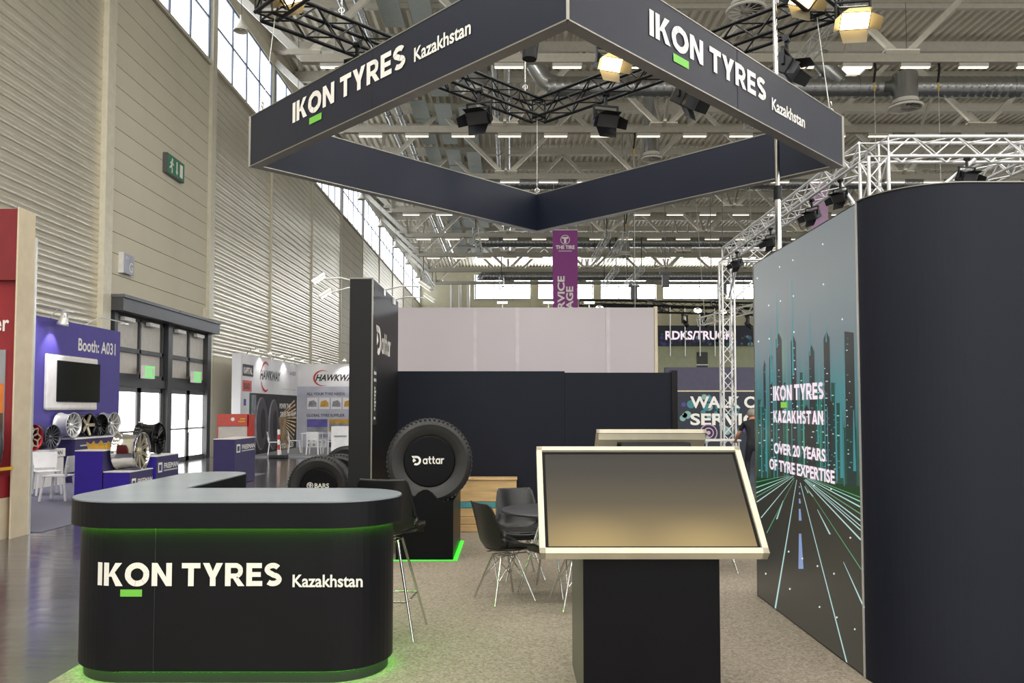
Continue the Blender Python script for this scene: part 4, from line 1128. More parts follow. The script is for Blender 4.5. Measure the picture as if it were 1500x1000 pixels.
wheel('grey many-spoked alloy wheel on the white cabinet', (-9.89, 16.75, ZC1), .26, .30, 'multi', 'wheel_grey', 'wheel_grey', R(-4), 15)
wheel('bright silver alloy wheel on the purple counter, leftmost there', (-9.88, 17.5, ZC2), .28, .32, 'mesh', 'alu', 'alu', R(-4), 12)
wheel('black barrelled wheel with five broad silver spokes on the purple counter', (-9.88, 18.15, ZC2), .27, .30, 'five', 'wheel_black', 'wheel_warm', R(-4), 5)
wheel('black alloy wheel with thin spokes on the purple counter', (-9.88, 18.72, ZC2), .26, .28, 'multi', 'wheel_black', 'wheel_black', R(-4), 16)
wheel('silver alloy wheel at the right end of the purple counter', (-9.88, 19.3, ZC2), .28, .30, 'multi', 'alu', 'alu', R(-4), 9)
def plinth(lab, x0, x1, y0, y1, z, word=None, front='purple_deep', side='purple_dark'):
    t = thing('display_plinth', lab, 'plinth', ((x0+x1)/2, (y0+y1)/2, .012)); w, d = (x1-x0)/2, (y1-y0)/2
    MB().box(-w, w, -d, d, 0, z-.03).build('body', side, t)
    MB().box(-w, w-.004, -d-.003, -d, 0, z-.03).build('front_panel', front, t)
    MB().bbox(-w-.005, w+.005, -d-.008, d+.005, z-.03, z-.012, .003).build('top', 'white_lac', t)
    if word:
        L = min(1.0, 2*d*.8)
        text(word, t, 'white_print', (w+.004, -d*.35, z-.26), (0, 1, 0), (0, 0, 1), d*1.3, .1)
        MB().box(w+.003, w+.004, -d*.85, -d*.5, z-.32, z-.14).build('logo', 'white_print', t)
        MB().box(w+.0045, w+.005, -d*.78, -d*.57, z-.29, z-.18).build('logo_hole', side, t)
        MB().box(w+.003, w+.004, -d*.35, d*.9, z-.31, z-.285).build('small_print', 'grey_print', t)
    return t
plinth('tall purple plinth with a gold emblem, beside the white chairs', -7.42, -6.95, 13.4, 14.15, .95)
plinth('low purple plinth carrying the deep chrome wheel', -6.93, -6.48, 13.4, 14.25, .59, 'FREEMAN')
plinth('purple plinth carrying the black turbine wheel', -7.05, -6.44, 14.3, 15.25, .8, 'FREEMAN')
plinth('free-standing dark purple plinth with white lettering in the aisle', -6.43, -5.97, 17.0, 18.35, 1.01, 'FREEMAN', 'purple_dark', 'purple_dark')
wheel('deep chrome wheel with golden reflections painted on its mesh centre on the low plinth', (-6.69, 13.85, .592), .325, .42, 'mesh', 'chrome', 'wheel_warm', R(2), 10)  # reflections in the chrome put into the spoke colour
wheel('glossy black turbine-bladed wheel on the plinth by the doors', (-6.78, 14.75, .802), .30, .36, 'turbine', 'wheel_black', 'wheel_black', R(0), 26)
em = thing('gold_emblem', 'small gold crown-like emblem standing on the tall purple plinth', 'emblem', (-7.15, 13.72, .956))
m = MB(); zz = [(-.22, 0), (-.25, .12), (-.17, .07), (-.13, .14), (-.07, .06), (0, .15), (.07, .06), (.13, .14), (.18, .07), (.25, .12), (.22, 0)]
m.prism(zz, lambda x, z: (x, -.015, z), lambda x, z: (x, .015, z)).build('crown', 'gold', em)
for k in range(4): MB().box(-.15+.08*k, -.11+.08*k, -.02, -.016, .02, .06+.01*(k % 2)).build('relief', 'strap_yellow', em)
# white resin chairs
def resin_chair_parts():
    seat = MB().bbox(-.21, .21, -.2, .21, .43, .455, .012).mesh('seat', 'white_plastic')
    m = MB(); n = 8; vs = []
    for j in range(2):
        for i in range(n+1):
            u = -1+2*i/n
            for z, y, w in ((.50, -.2, .19), (.62, -.225, .205), (.80, -.26, .215)):
                vs.append((w*u, y+.03*u*u-(.02 if j else 0), z))
    q = (n+1)*3; fs = []
    for i in range(n):
        for k in range(2):
            a = i*3+k; fs += [(a, a+3, a+4, a+1), (q+a+1, q+a+4, q+a+3, q+a)]
        fs += [(i*3, q+i*3, q+i*3+3, i*3+3), (i*3+2, i*3+5, q+i*3+5, q+i*3+2)]
    fs += [(0, 1, q+1, q), (1, 2, q+2, q+1), (n*3+1, n*3, q+n*3, q+n*3+1), (n*3+2, n*3+1, q+n*3+1, q+n*3+2)]
    back = m.add(vs, fs).mesh('backrest', 'white_plastic')
    legs = [MB().beam((sx*.18, sy*.17, .435), (sx*.21, sy*.22, 0), .035, .035).mesh('leg', 'white_plastic') for sx in (-1, 1) for sy in (-1, 1)]
    post = [MB().beam((sx*.185, -.195, .43), (sx*.2, -.235, .62), .03, .03).mesh('back_post', 'white_plastic') for sx in (-1, 1)]
    return seat, back, legs, post
RC = resin_chair_parts()
def resin_chair(lab, loc, rz, grp):
    t = thing('white_chair', lab, 'chair', loc, rz, grp); link('seat', RC[0], t); link('backrest', RC[1], t)
    for l in RC[2]: link('leg', l, t)
    for l in RC[3]: link('back_post', l, t)
resin_chair('white plastic chair in front at the purple stand, turned to the left', (-8.15, 14.2, .014), face(-1, -.1), 'white chairs of the purple stand')
resin_chair('white plastic chair behind the front one, by the white cabinet', (-8.95, 15.2, .014), face(.6, -.7), 'white chairs of the purple stand')
wt = thing('bistro_table', 'round white bistro table half hidden by the tall purple plinth', 'table', (-8.15, 15.2, .012))
MB().lathe([(0, .72), (.33, .72), (.34, .71), (.33, .69), (0, .69)], 28).build('tabletop', 'white_plastic', wt)
MB().tube([(0, 0, .02), (0, 0, .69)], .035, 10).build('stem', 'white_plastic', wt)
MB().lathe([(0, .03), (.2, .015), (.21, 0), (0, 0)], 24).build('foot', 'white_plastic', wt)
# board behind the aisle plinth
bd = thing('display_board', 'white display board with a red header behind the aisle plinth', 'display board', (-7.45, 21.1, 0))
MB().box(-.4, .4, -.05, .05, .0, 1.2).build('panel', 'board_white', bd)
MB().box(-.42, .42, -.07, .07, 1.2, 1.52).build('header', 'salmon', bd)
MB().box(-.42, -.39, -.07, .07, 0, 1.2).build('edge', 'salmon', bd); MB().box(.39, .47, -.07, .3, 0, 1.5).build('side_panel', 'print_red', bd)
MB().disc((.0, -.072, 1.38), .05, (1, 0, 0), (0, 0, 1), 12).build('logo', 'white_print', bd); MB().box(.15, .33, -.073, -.071, 1.3, 1.34).box(.2, .33, -.073, -.071, 1.37, 1.41).build('small_print', 'strap_yellow', bd)
# tyre importer's stand with printed walls
GX = 'tyre stand'
tag(MB().box(-9.4, -4.0, 26.7, 33.2, .001, .048).build('stand_platform', 'platform'), 'pale grey floor platform of the printed tyre stand', 'platform')
hl = thing('printed_wall', 'tall printed stand wall with tyre picture, side-on to the aisle', 'booth wall', (-9.15, 29.6, .05))
MB().box(-.15, .15, -3.5, 3.4, 0, 3.46).build('panel', 'hawk_white', hl)
def lq(parent, mt, y0, y1, z0, z1, name='print', d=.153): return MB().quad((d, y0, z0), (d, y1, z0), (d, y1, z1), (d, y0, z1)).build(name, mt, parent)
UP = (0, 0, 1); RY = (0, 1, 0)
text('HAWKWAY', hl, 'print_dark', (.156, -1.5, 2.66), RY, UP, 2.4, .36, shear=.15)
m = MB()
for k in range(18):
    for cs, r0 in ((1, .55), (-1, .55)):
        a0 = R(60+100*k/18) if cs > 0 else R(200+95*k/18); a1 = R(60+100*(k+1)/18) if cs > 0 else R(200+95*(k+1)/18)
        m.quad(*[(.155, -.85+r*1.05*math.cos(a), 2.78+r*.95*math.sin(a)) for r, a in ((.5, a0), (.56+.04*math.sin(PI*k/18), a0), (.56+.04*math.sin(PI*k/18), a1), (.5, a1))])
m.build('logo', 'print_red', hl)
lq(hl, 'print_dark', -3.35, -2.25, 2.72, 3.12, 'badge'); text('KAPITAL', hl, 'white_print', (.156, -3.25, 2.8), RY, UP, .9, .22)
lq(hl, 'salmon', -3.35, -2.4, 2.2, 2.58, 'badge'); text('ROADX', hl, 'print_dark', (.156, -3.2, 2.27), RY, UP, .65, .22)
text('A-029', hl, 'print_blue', (.156, 2.3, 2.98), RY, UP, .8, .16)
lq(hl, 'grey_print', 1.2, 3.2, 2.36, 2.42, 'small_print')
lq(hl, 'print_blue', -3.2, -2.95, 1.72, 1.94, 'icon'); lq(hl, 'print_grey', -3.2, -2.95, 1.2, 1.4, 'icon')
pic = lq(hl, 'print_dark', -2.4, 3.35, .0, 2.16, 'picture', .154)
lq(hl, 'print_teal', -2.62, -2.4, .3, 2.16, 'picture_edge', .1545)
lq(hl, 'print_grey', -2.4, -1.9, .0, 2.1, 'picture_light', .1545)
for (c, r, zc, mt) in ((-1.3, .72, 1.08, 'rubber'), (.15, .66, 1.02, 'rubber')):
    m = MB(); n = 26
    m.add([(.156, c+r*math.cos(2*PI*k/n), zc+.95*math.sin(2*PI*k/n)) for k in range(n)], [tuple(range(n))]).build('tyre_print', 'print_grey', hl)
    m = MB(); m.add([(.157, c+.08+r*.84*math.cos(2*PI*k/n), zc+.92*math.sin(2*PI*k/n)) for k in range(n)], [tuple(range(n))]).build('tyre_print', 'charcoal', hl)
    m = MB(); m.add([(.158, c+.2+r*.4*math.cos(2*PI*k/n), zc+.55*math.sin(2*PI*k/n)) for k in range(n)], [tuple(range(n))]).build('tyre_print', 'print_dark', hl)
m = MB()
for k in range(16):
    a = R(-75+100*k/15); a2 = a+.045
    m.add([(.156, .75, 1.25), (.156, .75+2.5*math.cos(a), max(.02, 1.25+1.6*math.sin(a))), (.156, .75+2.5*math.cos(a2), max(.02, 1.25+1.6*math.sin(a2)))], [(0, 1, 2)])
m.build('light_streaks', 'print_light', hl)
text('POWER THAT', hl, 'white_print', (.158, .9, 1.62), RY, UP, 1.6, .2); text('DRIVES THE NIGHT', hl, 'white_print', (.158, 1.0, 1.3), RY, UP, 2.2, .2)
text('AUTO HL55', hl, 'white_print', (.158, .6, .05), RY, UP, 2.3, .2)
hb = thing('printed_wall', 'printed stand wall with picture rows facing the aisle', 'booth wall', (-6.9, 33.1, .05))
MB().box(-2.1, 2.6, -.08, .08, 0, 3.5).build('panel', 'hawk_blue', hb)
RX = (1, 0, 0)
def fq(mt, x0, x1, z0, z1, name='picture', d=-.083): return MB().quad((x0, d, z0), (x1, d, z0), (x1, d, z1), (x0, d, z1)).build(name, mt, hb)
fq('hawk_white', -2.1, 2.6, 2.55, 3.5, 'cloud_band', -.082)
text('HAWKWAY', hb, 'print_dark', (-1.35, -.088, 2.78), RX, UP, 1.75, .28, shear=.3)
m = MB()
for k in range(20):
    a0 = R(50+240*k/20); a1 = R(50+240*(k+1)/20)
    m.quad(*[(-1.0+r*math.cos(a), -.086, 2.9+r*.85*math.sin(a)) for r, a in ((.36, a0), (.36+.08*math.sin(PI*k/20), a0), (.36+.08*math.sin(PI*k/20), a1), (.36, a1))])
m.build('logo', 'print_red', hb)
for z, wd in ((2.18, 'ALL YOUR TYRE NEEDS'), (1.28, 'GLOBAL TYRE SUPPLIER'), (.42, 'READY FOR EUROPEAN MARKET')): text(wd, hb, 'print_dark', (-1.7, -.088, z), RX, UP, 1.6, .12)
for k, mt in enumerate(('print_grey', 'print_yellow', 'print_grey', 'print_yellow')):
    f_ = fq('hawk_white', -1.68+.5*k, -1.24+.5*k, 1.6, 2.08); 
    MB().add([(-1.64+.5*k, -.086, 1.7), (-1.28+.5*k, -.086, 1.7), (-1.28+.5*k, -.086, 1.86), (-1.4+.5*k, -.086, 1.98), (-1.6+.5*k, -.086, 1.92)], [(0, 1, 2, 3, 4)]).build('vehicle_print', mt, f_)
fq('print_blue', -1.68, -.82, .65, 1.18); fq('print_grey', -1.68, -.82, .65, .85, 'picture', -.085); fq('print_yellow', -.74, .1, .65, 1.18); fq('print_grey', -.74, .1, .8, 1.0, 'picture', -.085); fq('print_yellow', .18, .9, .65, 1.18)
fq('hawk_white', -1.68, -.84, -.0, .34); fq('print_dark', -.74, .5, -.0, .34); fq('hawk_white', -.6, -.2, .02, .25, 'picture', -.085)
for k in range(4):
    for j in range(2): MB().disc((-1.58+.2*k, -.086, .1+.15*j), .05, (1, 0, 0), (0, 0, 1), 10).build('badge_print', 'print_grey', hb)
for k in range(8):
    if k < 5: base = (-9.0, 26.6+1.45*k, 3.51); d = (.35, 0, .18); nm = 'the side-on printed wall'
    else: base = (-8.0+1.05*(k-5), 33.0, 3.55); d = (0, -.35, .18); nm = 'the facing printed wall'
    t = thing('spot_lamp', 'small glowing arm spot on top of %s, %s along it' % (nm, ORD[k if k < 5 else k-5].replace('nearest', 'first')), 'spotlight', base, 0, 'arm spots of the printed tyre stand')
    MB().tube([(0, 0, 0), (d[0]*.5, d[1]*.5, d[2]), d], .015, 6).build('arm', 'alu', t)
    MB().lathe([(0, .06), (.05, .05), (.07, -.04), (.06, -.05), (0, -.03)], 10, Matrix.Translation(d)).build('head', 'alu', t)
    MB().disc((d[0], d[1], d[2]-.06), .075, (1, 0, 0), (0, 1, 0), 10).build('lamp_face', 'small_lamp', t)
    if k in (1, 3, 6): aimed('spot_lamp_light', (base[0]+d[0]*1.2, base[1]+d[1]*1.2, 3.6), (base[0]-d[0]*.5, base[1]-d[1]*.5, 2.0), 30, 110)
HC = [(-8.3, 27.6, 1, .3, 'left of the stand table'), (-7.98, 28.95, .9, .3, 'in front of the printed tyre picture'), (-7.0, 27.9, 0, 1, 'with its back to the aisle, centre of the tyre stand'), (-6.45, 28.15, -.6, .8, 'right of the stand table'), (-6.7, 30.6, -.3, -1, 'behind the stand table'), (-5.75, 28.6, .9, -.4, 'next to the white cube counter')]
for (x, y, a, b, w_) in HC: resin_chair('white chair '+w_, (x, y, .052), face(a, b), 'white chairs of the printed tyre stand')
for k, (x, y) in enumerate(((-7.3, 28.9), (-6.2, 29.9))):
    t = thing('stand_table', 'small white square table of the printed tyre stand, %s one' % ('left', 'right')[k], 'table', (x, y, .052), 0, 'tables of the printed tyre stand')
    MB().bbox(-.35, .35, -.35, .35, .7, .73, .008).build('tabletop', 'white_plastic', t)
    for sx in (-1, 1):
        for sy in (-1, 1): MB().beam((sx*.3, sy*.3, 0), (sx*.3, sy*.3, .7), .03, .03).build('leg', 'alu_white', t)
cu_ = thing('cube_counter', 'white box counter with small grey logo at the tyre stand', 'counter', (-5.95, 27.6, .052))
MB().bbox(-.3, .42, -.3, .3, 0, 1.0, .01).build('body', 'white_plastic', cu_); MB().box(-.3, .42, -.305, -.3, .0, .02).build('skirt', 'grey_print', cu_)
text('HAWKWAY', cu_, 'print_dark', (-.2, -.304, .62), RX, UP, .45, .07)
bo = thing('barrier_post', 'red and white striped barrier post in the aisle', 'barrier post', (-7.8, 26.4, 0))
MB().bbox(-.28, .28, -.2, .2, 0, .12, .03).build('foot', 'black_plastic', bo)
for k in range(5): MB().tube([(0, 0, .12+.17*k), (0, 0, .29+.17*k)], .045, 10).build('stripe', 'print_red' if k % 2 else 'white_lac', bo)

# ================================================================== BACKGROUND, RIGHT AND MIDDLE
wr = thing('white_truss_frame', 'white box-truss frame on posts behind the dark curved wall', 'truss', (5.38, 11.5, 0))
zc = 5.5
for p, q in (((0, .15, zc), (0, 7.85, zc)), ((.15, 0, zc), (9.5, 0, zc)), ((2.42, .15, zc), (2.42, 7.85, zc)), ((.15, 8, zc), (9.5, 8, zc))):
    box_truss(wr, p, q, .29, .29, 'alu_white', 'alu_white', .026, .34)
for x, y in ((.0, .0), (.0, 8.0)):
    box_truss(wr, (x, y, .02), (x, y, zc-.15), .29, .29, 'alu_white', 'alu_white', .026, .34)
    MB().box(x-.165, x+.165, y-.165, y+.165, zc-.16, zc+.16).build('corner_block', 'alu_white', wr) if False else None
    MB().box(x-.25, x+.25, y-.25, y+.25, 0, .02).build('base_plate', 'alu', wr)
MB().tube([(0, .2, 4.4), (0, 1.2, zc-.15)], .03, 8).build('strut', 'alu_white', wr); MB().tube([(.2, 0, 4.3), (1.5, 0, zc-.15)], .03, 8).build('strut', 'alu_white', wr)
MB().tube([(0, 7.8, 4.4), (0, 6.8, zc-.15)], .03, 8).build('strut', 'alu_white', wr); MB().tube([(.2, 8, 4.4), (1.2, 8, zc-.15)], .03, 8).build('strut', 'alu_white', wr)
def small_flood(loc, rz, lab, grp):
    t = flood(loc, R(30), rz, False, lab); t['group'] = grp; t.scale = (.7, .7, .7); return t
for k, (x, y, nm) in enumerate(((5.3, 12.5, 'right above the video wall corner'), (5.3, 13.7, 'beside the pink banner'), (5.3, 15.9, 'next to the chrome mast'), (5.3, 18.3, 'nearest the far post'), (6.7, 11.4, 'on the front beam, above the curved wall'))):
    small_flood((x, y, 5.29), R(-60) if k < 4 else R(10), 'black flood light hanging from the white truss, '+nm, 'flood lights on the white truss')
# lifting straps and wires under the nearest roof truss
for k, (x, y) in enumerate(((12.75, 27.1), (15.0, 27.1), (5.4, 34.1), (7.1, 48.1))):
    t = thing('lifting_strap', 'black lifting strap with hook, %s' % ('left of the two over the white truss', 'right of the two over the white truss', 'seen through the square sign', 'above the far white truss post')[k], 'strap', (x, y, 13.0))
    MB().tube([(0, 0, 1.1), (.05, 0, .6), (-.02, 0, .1)], .04, 6).build('strap', 'black_matte', t)
    MB().tube([(0, 0, .1), (0, 0, -.2)], .03, 8).build('hook', 'gold', t); MB().tube([(0, 0, -.2), (0, 0, -7.4 if k < 3 else -5.5)], .008, 5).build('wire', 'cable', t)
# silver trusses hanging under the roof
for k, (x, y0, y1, z, ys, w_) in enumerate(((9.5, 19.8, 31, 13.0, (20.1, 27.1), 'at the upper right by the glowing lamps'), (5.9, 47.6, 55.6, 12.3, (48.1, 55.1), 'beside the purple banner, left of the pair'), (7.0, 47.6, 55.6, 12.3, (48.1, 55.1), 'right of the pair by the purple banner'),
        (7.4, 54.8, 62.6, 11.5, (55.1, 62.1), 'lower pair, left one'), (9.2, 54.8, 62.6, 11.5, (55.1, 62.1), 'lower pair, right one'), (-2.2, 47.8, 55.4, 12.6, (48.1, 55.1), 'above the pale partition'), (-7.0, 61.8, 69.4, 12.4, (62.1, 69.1), 'by the left roof braces'), (-.8, 61.8, 69.4, 11.9, (62.1, 69.1), 'above the far windows'))):
    t = thing('hanging_truss', 'slim silver truss hanging under the roof, '+w_, 'truss', (x, y0, z))
    box_truss(t, (0, 0, 0), (0, y1-y0, 0), .35, .35, 'alu', 'alu', .03, .5)
    for y in ys: MB().tube([(0, y-y0, .17), (0, y-y0, 13.80-z)], .03, 5).build('strap', 'black_matte', t)
bn = thing('hanging_banner', 'tall purple hanging banner with white vertical lettering', 'banner', (2.84, 41.1, 5.3))
MB().box(-.66, .66, -.015, .015, 0, 5.8).build('cloth', 'magenta', bn)
text('THE TIRE', bn, 'white_print', (-.5, -.02, 4.78), RX, UP, 1.0, .2)
m = MB()
for k in range(24):
    a0, a1 = 2*PI*k/24, 2*PI*(k+1)/24; m.quad(*[(r*math.cos(a), -.02, 5.28+r*math.sin(a)) for r, a in ((.22, a0), (.25, a0), (.25, a1), (.22, a1))])
m.quad((-.16, -.021, 5.33), (.16, -.021, 5.33), (.16, -.021, 5.42), (-.16, -.021, 5.42)).quad((-.06, -.021, 5.1), (.06, -.021, 5.1), (.06, -.021, 5.34), (-.06, -.021, 5.34)); m.build('logo', 'white_print', bn)
MB().box(-.35, .35, -.02, -.018, 4.66, 4.69).build('small_print', 'white_print', bn)
text('SERVICE', bn, 'white_print', (-.03, -.02, .95), (0, 0, 1), (-1, 0, 0), 2.4, .38); text('STAGE', bn, 'white_print', (.42, -.02, .95), (0, 0, 1), (-1, 0, 0), 1.85, .38)
for x in (-.6, .6): MB().tube([(x, 0, 5.8), (x, 0, 8.5)], .01, 5).build('wire', 'cable', bn)
MB().tube([(-.68, 0, 5.8), (.68, 0, 5.8)], .03, 8).build('rail', 'alu', bn)
b2 = thing('hanging_banner', 'pale pink hanging banner seen past the white truss', 'banner', (16.3, 41.1, 6))
MB().box(-.45, .45, -.015, .015, 0, 7.6).build('cloth', 'pink', b2); MB().tube([(-.46, 0, 7.6), (.46, 0, 7.6)], .03, 8).build('rail', 'alu', b2); MB().tube([(0, 0, 7.6), (0, 0, 7.8)], .01, 5).build('wire', 'cable', b2)
# stage rig and stands far behind
tb2 = thing('printed_fascia', 'dark printed fascia with white lettering under the black stage rig', 'banner', (11.4, 46.03, 5.36))
MB().box(-2.8, 2.9, -.05, .05, 0, 1.2).build('panel', 'banner_dark', tb2)
text('RDKS/TRUCK', tb2, 'glow_white', (-2.35, -.06, .36), RX, UP, 4.0, .52)  # printed letters given a glow so they read bright in the shade
rnd = random.Random(5)
for nm, mt, n in (('teal_dots', 'bokeh_teal', 16), ('violet_dots', 'bokeh_violet', 22), ('pale_dots', 'bokeh_pale', 8)):
    m = MB()
    for k in range(n): m.disc((rnd.uniform(-2.6, 2.7), -.052-.0005*n/10, min(1.08, max(.1, rnd.gauss(.3, .3)))), rnd.uniform(.04, .12), (1, 0, 0), (0, 0, 1), 10)
    m.build(nm, mt, tb2)['kind'] = 'stuff'
for k in range(5):
    tag(MB().tube([(9.3+.87*k, 45.8, 4.75), (9.3+.87*k, 45.8, 7.62)], .035, 8).build('silver_rod', 'alu'), 'silver upright rod before the lettered fascia, %s from the left' % ORD[k].replace('nearest', 'first'), 'rod', 'rods before the lettered fascia')
ob = thing('office_block', 'pale olive box building with a small window under the dark fascia', 'building', (12.5, 47, 0))
MB().box(-4.0, 8, -.9, 6, 0, 6.5).build('wall', 'olive_wall', ob); MB().box(-1.6, -.95, -.93, -.9, 4.05, 5.0).build('window', 'kick_black', ob); MB().box(-1.62, -.93, -.95, -.92, 4.22, 4.28).build('window_bar', 'white_lac', ob)
tag(MB().box(5.9, 13, 30, 30.3, 0, 3.25).build('mauve_wall', 'mauve_wall'), 'plain dark mauve stand wall below the olive building', 'booth wall')
sw = thing('service_panel', 'dark printed panel with big white lettering left of the video wall', 'booth wall', (6.6, 24, 0))
MB().box(-1.95, 3, -.06, .06, 0, 2.18).build('panel', 'banner_dark', sw); MB().box(-1.95, 3, -.07, .07, 2.18, 2.22).build('top_edge', 'cream_post', sw)
text('WALK OF', sw, 'white_print', (-1.15, -.068, 1.68), RX, UP, 2.3, .36); text('SERVICE', sw, 'white_print', (-1.15, -.068, 1.16), RX, UP, 2.4, .36)
for nm, mt, n in (('teal_dots', 'bokeh_teal', 26), ('violet_dots', 'bokeh_violet', 10), ('pale_dots', 'bokeh_pale', 14)):
    m = MB()
    for k in range(n): m.disc((rnd.uniform(-1.85, 2.5), -.062-.0003*n/10, rnd.uniform(.5, 2.05)), rnd.uniform(.04, .13), (1, 0, 0), (0, 0, 1), 12)
    m.build(nm, mt, sw)['kind'] = 'stuff'
m = MB()
for r0, r1 in ((.24, .27), (.13, .16), (.0, .06)):
    for k in range(20):
        a0, a1 = 2*PI*k/20, 2*PI*(k+1)/20; m.quad(*[(-.6+r*math.cos(a), -.069, .93+r*math.sin(a)) for r, a in ((r0, a0), (r1, a0), (r1, a1), (r0, a1))])
m.build('wheel_print', 'pink', sw)
st = thing('stage_rig', 'black stage truss rig with lamps near the far windows', 'truss', (5.5, 41, 0))
for p, q in (((-1.5, 0, 7.0), (9, 0, 6.7)), ((-1.5, 5, 7.9), (9, 5, 7.7)), ((2.6, 0, 6.9), (2.6, 5, 7.9)), ((6.4, 0, 6.9), (6.4, 5, 7.9))):
    box_truss(st, p, q, .35, .35, 'black_metal', 'black_metal', .035, .6)
for x in (1, 5): MB().tube([(x, 0, 7.1), (x, 0, 13.8)], .02, 5).build('chain', 'steel_grey', st)
for k, x in enumerate((.3, 3.6, 4.6, 6.9, 8.2)):
    t = thing('moving_head', 'black moving-head lamp hanging from the stage rig, %s from the left' % ORD[k].replace('nearest', 'first'), 'stage light', (5.5+x, 41, 6.79-.0286*(x+1.5)), R(20*k), 'moving heads on the stage rig')
    MB().bbox(-.15, .15, -.12, .12, -.12, .0, .02).build('base', 'black_plastic', t); MB().box(-.17, -.13, -.06, .06, -.5, -.1).box(.13, .17, -.06, .06, -.5, -.1).build('yoke', 'black_plastic', t)
    MB().lathe([(0, -.2), (.09, -.18), (.12, 0), (.1, .2), (.12, .26), (0, .26)], 14, Matrix.Translation((0, 0, -.48)) @ Matrix.Rotation(R(130), 4, 'X')).build('head', 'black_plastic', t)
for k, (x, y, z) in enumerate(((9.7, 40.72, 6.85), (4.6, 40.72, 6.98), (11.0, 40.72, 6.8))):
    t = thing('spot_lamp', 'small glowing stage spot beneath the far windows, %s one' % ('middle', 'left', 'right')[k], 'spotlight', (x, y, z), 0, 'glowing spots under the far windows')
    MB().lathe([(0, .1), (.1, .08), (.13, -.08), (0, -.06)], 12).build('head', 'alu', t); MB().disc((0, -.05, -.07), .2, (1, 0, 0), (0, .7, .7), 12).build('lamp_face', 'small_lamp', t); MB().tube([(0, 0, .0), (0, .1, .06)], .02, 6).build('stem', 'black_metal', t)
sd = thing('silver_truss', 'slanting silver truss rising left of the white post', 'truss', (9.4, 39.0, 6.0))
box_truss(sd, (0, 0, 0), (3.4, 1.58, .95), .4, .4, 'alu', 'alu', .035, .5)
for x, y, z in ((.3, .2, .2), (3.2, 1.5, 1.0)): MB().tube([(x, y, z), (x, 2.1, 7.8)], .015, 5).build('wire', 'cable', sd)
for k, (x, z) in enumerate(((6.6, 8.0), (8.3, 8.7), (11.4, 8.2))):
    t = thing('chain_hoist', 'dark chain hoist hanging before the far windows, %s of three' % ('left', 'middle', 'right')[k], 'hoist', (x, 42, z), 0, 'chain hoists before the far windows')
    MB().bbox(-.18, .18, -.15, .15, -.5, .2, .03).build('motor', 'steel_dark', t); MB().box(-.3, .3, -.1, .1, .2, .32).build('bar', 'steel_dark', t); MB().tube([(0, 0, .3), (0, 0, 13.8-z)], .02, 6).build('chain', 'steel_grey', t); MB().tube([(0, 0, -.5), (0, 0, -1.0)], .02, 6).build('hook', 'steel_grey', t)

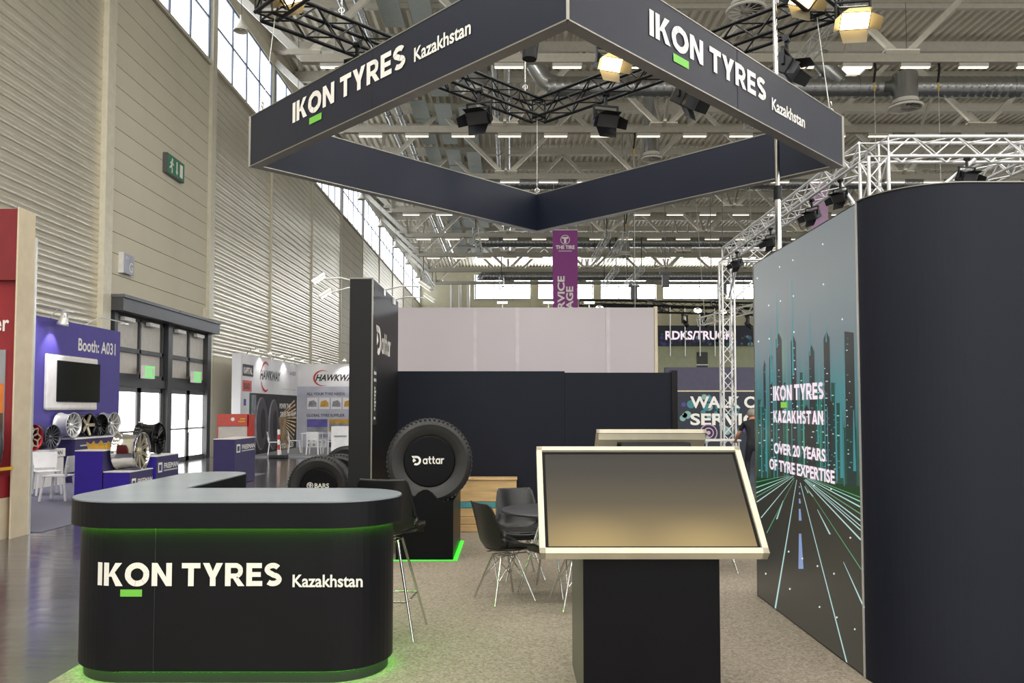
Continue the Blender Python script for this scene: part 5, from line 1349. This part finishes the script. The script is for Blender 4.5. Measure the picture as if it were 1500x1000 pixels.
# ---------------- person
def person():
    J = {'pel': (0, 0, .86, .15), 'sp1': (0, .02, 1.0, .155), 'sp2': (.0, .10, 1.18, .17), 'che': (.0, .19, 1.30, .165), 'neck': (.0, .27, 1.40, .06), 'h0': (.0, .32, 1.45, .075), 'h1': (.0, .36, 1.53, .095), 'h2': (0, .37, 1.585, .07),
         'lsh': (-.19, .2, 1.33, .075), 'lel': (-.31, .2, 1.10, .05), 'lwr': (-.36, .38, .95, .034), 'lha': (-.365, .46, .92, .04), 'rsh': (.19, .2, 1.33, .075), 'rel': (.3, .16, 1.09, .05), 'rwr': (.31, .32, .92, .034), 'rha': (.31, .4, .9, .04),
         'lhip': (-.1, 0, .83, .115), 'lkn': (-.13, .12, .48, .075), 'lan': (-.14, .0, .1, .05), 'lto': (-.15, .16, .05, .045), 'rhip': (.1, 0, .83, .115), 'rkn': (.13, -.02, .47, .075), 'ran': (.15, -.25, .12, .05), 'rto': (.16, -.1, .05, .045)}
    E_ = [('pel', 'sp1'), ('sp1', 'sp2'), ('sp2', 'che'), ('che', 'neck'), ('neck', 'h0'), ('h0', 'h1'), ('h1', 'h2'), ('che', 'lsh'), ('lsh', 'lel'), ('lel', 'lwr'), ('lwr', 'lha'), ('che', 'rsh'), ('rsh', 'rel'), ('rel', 'rwr'), ('rwr', 'rha'),
          ('pel', 'lhip'), ('lhip', 'lkn'), ('lkn', 'lan'), ('lan', 'lto'), ('pel', 'rhip'), ('rhip', 'rkn'), ('rkn', 'ran'), ('ran', 'rto')]
    names = list(J); idx = {n: i for i, n in enumerate(names)}
    for side, sx in (('l', -1), ('r', 1)):
        hx, hy, hz, _ = J[side+'ha']
        for k, (dx, L) in enumerate(((-.03, .07), (-.01, .085), (.01, .08), (.03, .065), (.045, .05))):
            n1 = '%sf%d' % (side, k); n2 = '%sg%d' % (side, k); thumb = k == 4
            J[n1] = (hx+dx*(1 if not thumb else 1.0*-sx), hy+(.03 if not thumb else .0), hz-.01, .011); J[n2] = (hx+dx*1.1*(1 if not thumb else -sx), hy+L, hz-.04, .008)
            E_ += [(side+'ha', n1), (n1, n2)]
    names = list(J); idx = {n: i for i, n in enumerate(names)}
    me = bpy.data.meshes.new('body'); me.from_pydata([J[n][:3] for n in names], [(idx[a], idx[b]) for a, b in E_], [])
    ob = bpy.data.objects.new('body', me); C.objects.link(ob)
    md = ob.modifiers.new('skin', 'SKIN'); 
    if not me.skin_vertices: 
        bm = bmesh.new(); bm.from_mesh(me); bm.verts.layers.skin.verify(); bm.to_mesh(me); bm.free()
    for n, sv in zip(names, me.skin_vertices[0].data):
        r = J[n][3]; sv.radius = (r, r*.85); sv.use_root = n == 'pel'
    s2 = ob.modifiers.new('sub', 'SUBSURF'); s2.levels = 2; s2.render_levels = 2
    dg = bpy.context.evaluated_depsgraph_get(); dg.update()
    m2 = bpy.data.meshes.new_from_object(ob.evaluated_get(dg)); bpy.data.objects.remove(ob)
    m2.name = 'body'; m2.materials.clear()
    for k in ('shirt', 'trousers', 'skin', 'black_plastic'): m2.materials.append(MATS[k])
    for p in m2.polygons:
        c = p.center; p.use_smooth = True
        if c.z < .09: p.material_index = 3
        elif c.z > 1.38 and c.y > .22: p.material_index = 2
        elif abs(c.x) > .235 and c.z < 1.17: p.material_index = 2
        elif c.z < .92: p.material_index = 1
        else: p.material_index = 0
    return m2
t = thing('person', 'person in black t-shirt and dark trousers walking away beside the video wall', 'person', (5.33, 17.3, .0), R(-12))
link('body', person(), t)
MB().lathe([(0, .1), (.06, .092), (.098, .05), (.105, .0), (.1, -.04), (.085, -.07)], 18, Matrix.Translation((0, .335, 1.555)) @ Matrix.Rotation(R(-14), 4, 'X')).build('hair', 'hair', t)
# face and ears, turned away from the camera
MB().lathe([(0, .03), (.012, .02), (.016, -.02), (0, -.03)], 8, Matrix.Translation((-.1, .37, 1.53))).build('ear', 'skin', t); MB().lathe([(0, .03), (.012, .02), (.016, -.02), (0, -.03)], 8, Matrix.Translation((.1, .37, 1.53))).build('ear', 'skin', t)
MB().lathe([(0, .03), (.014, -.02), (0, -.025)], 8, Matrix.Translation((0, .465, 1.51))).build('nose', 'skin', t)
bt2 = thing('high_table', 'white high table in front of the lettered panel beside the person', 'table', (5.0, 18.6, 0))
MB().bbox(-.5, .35, -.3, .3, .9, .94, .01).build('tabletop', 'white_lac', bt2)
for sx in (-.45, .3):
    for sy in (-.25, .25): MB().tube([(sx, sy, 0), (sx, sy, .9)], .02, 8).build('leg', 'alu_white', bt2)
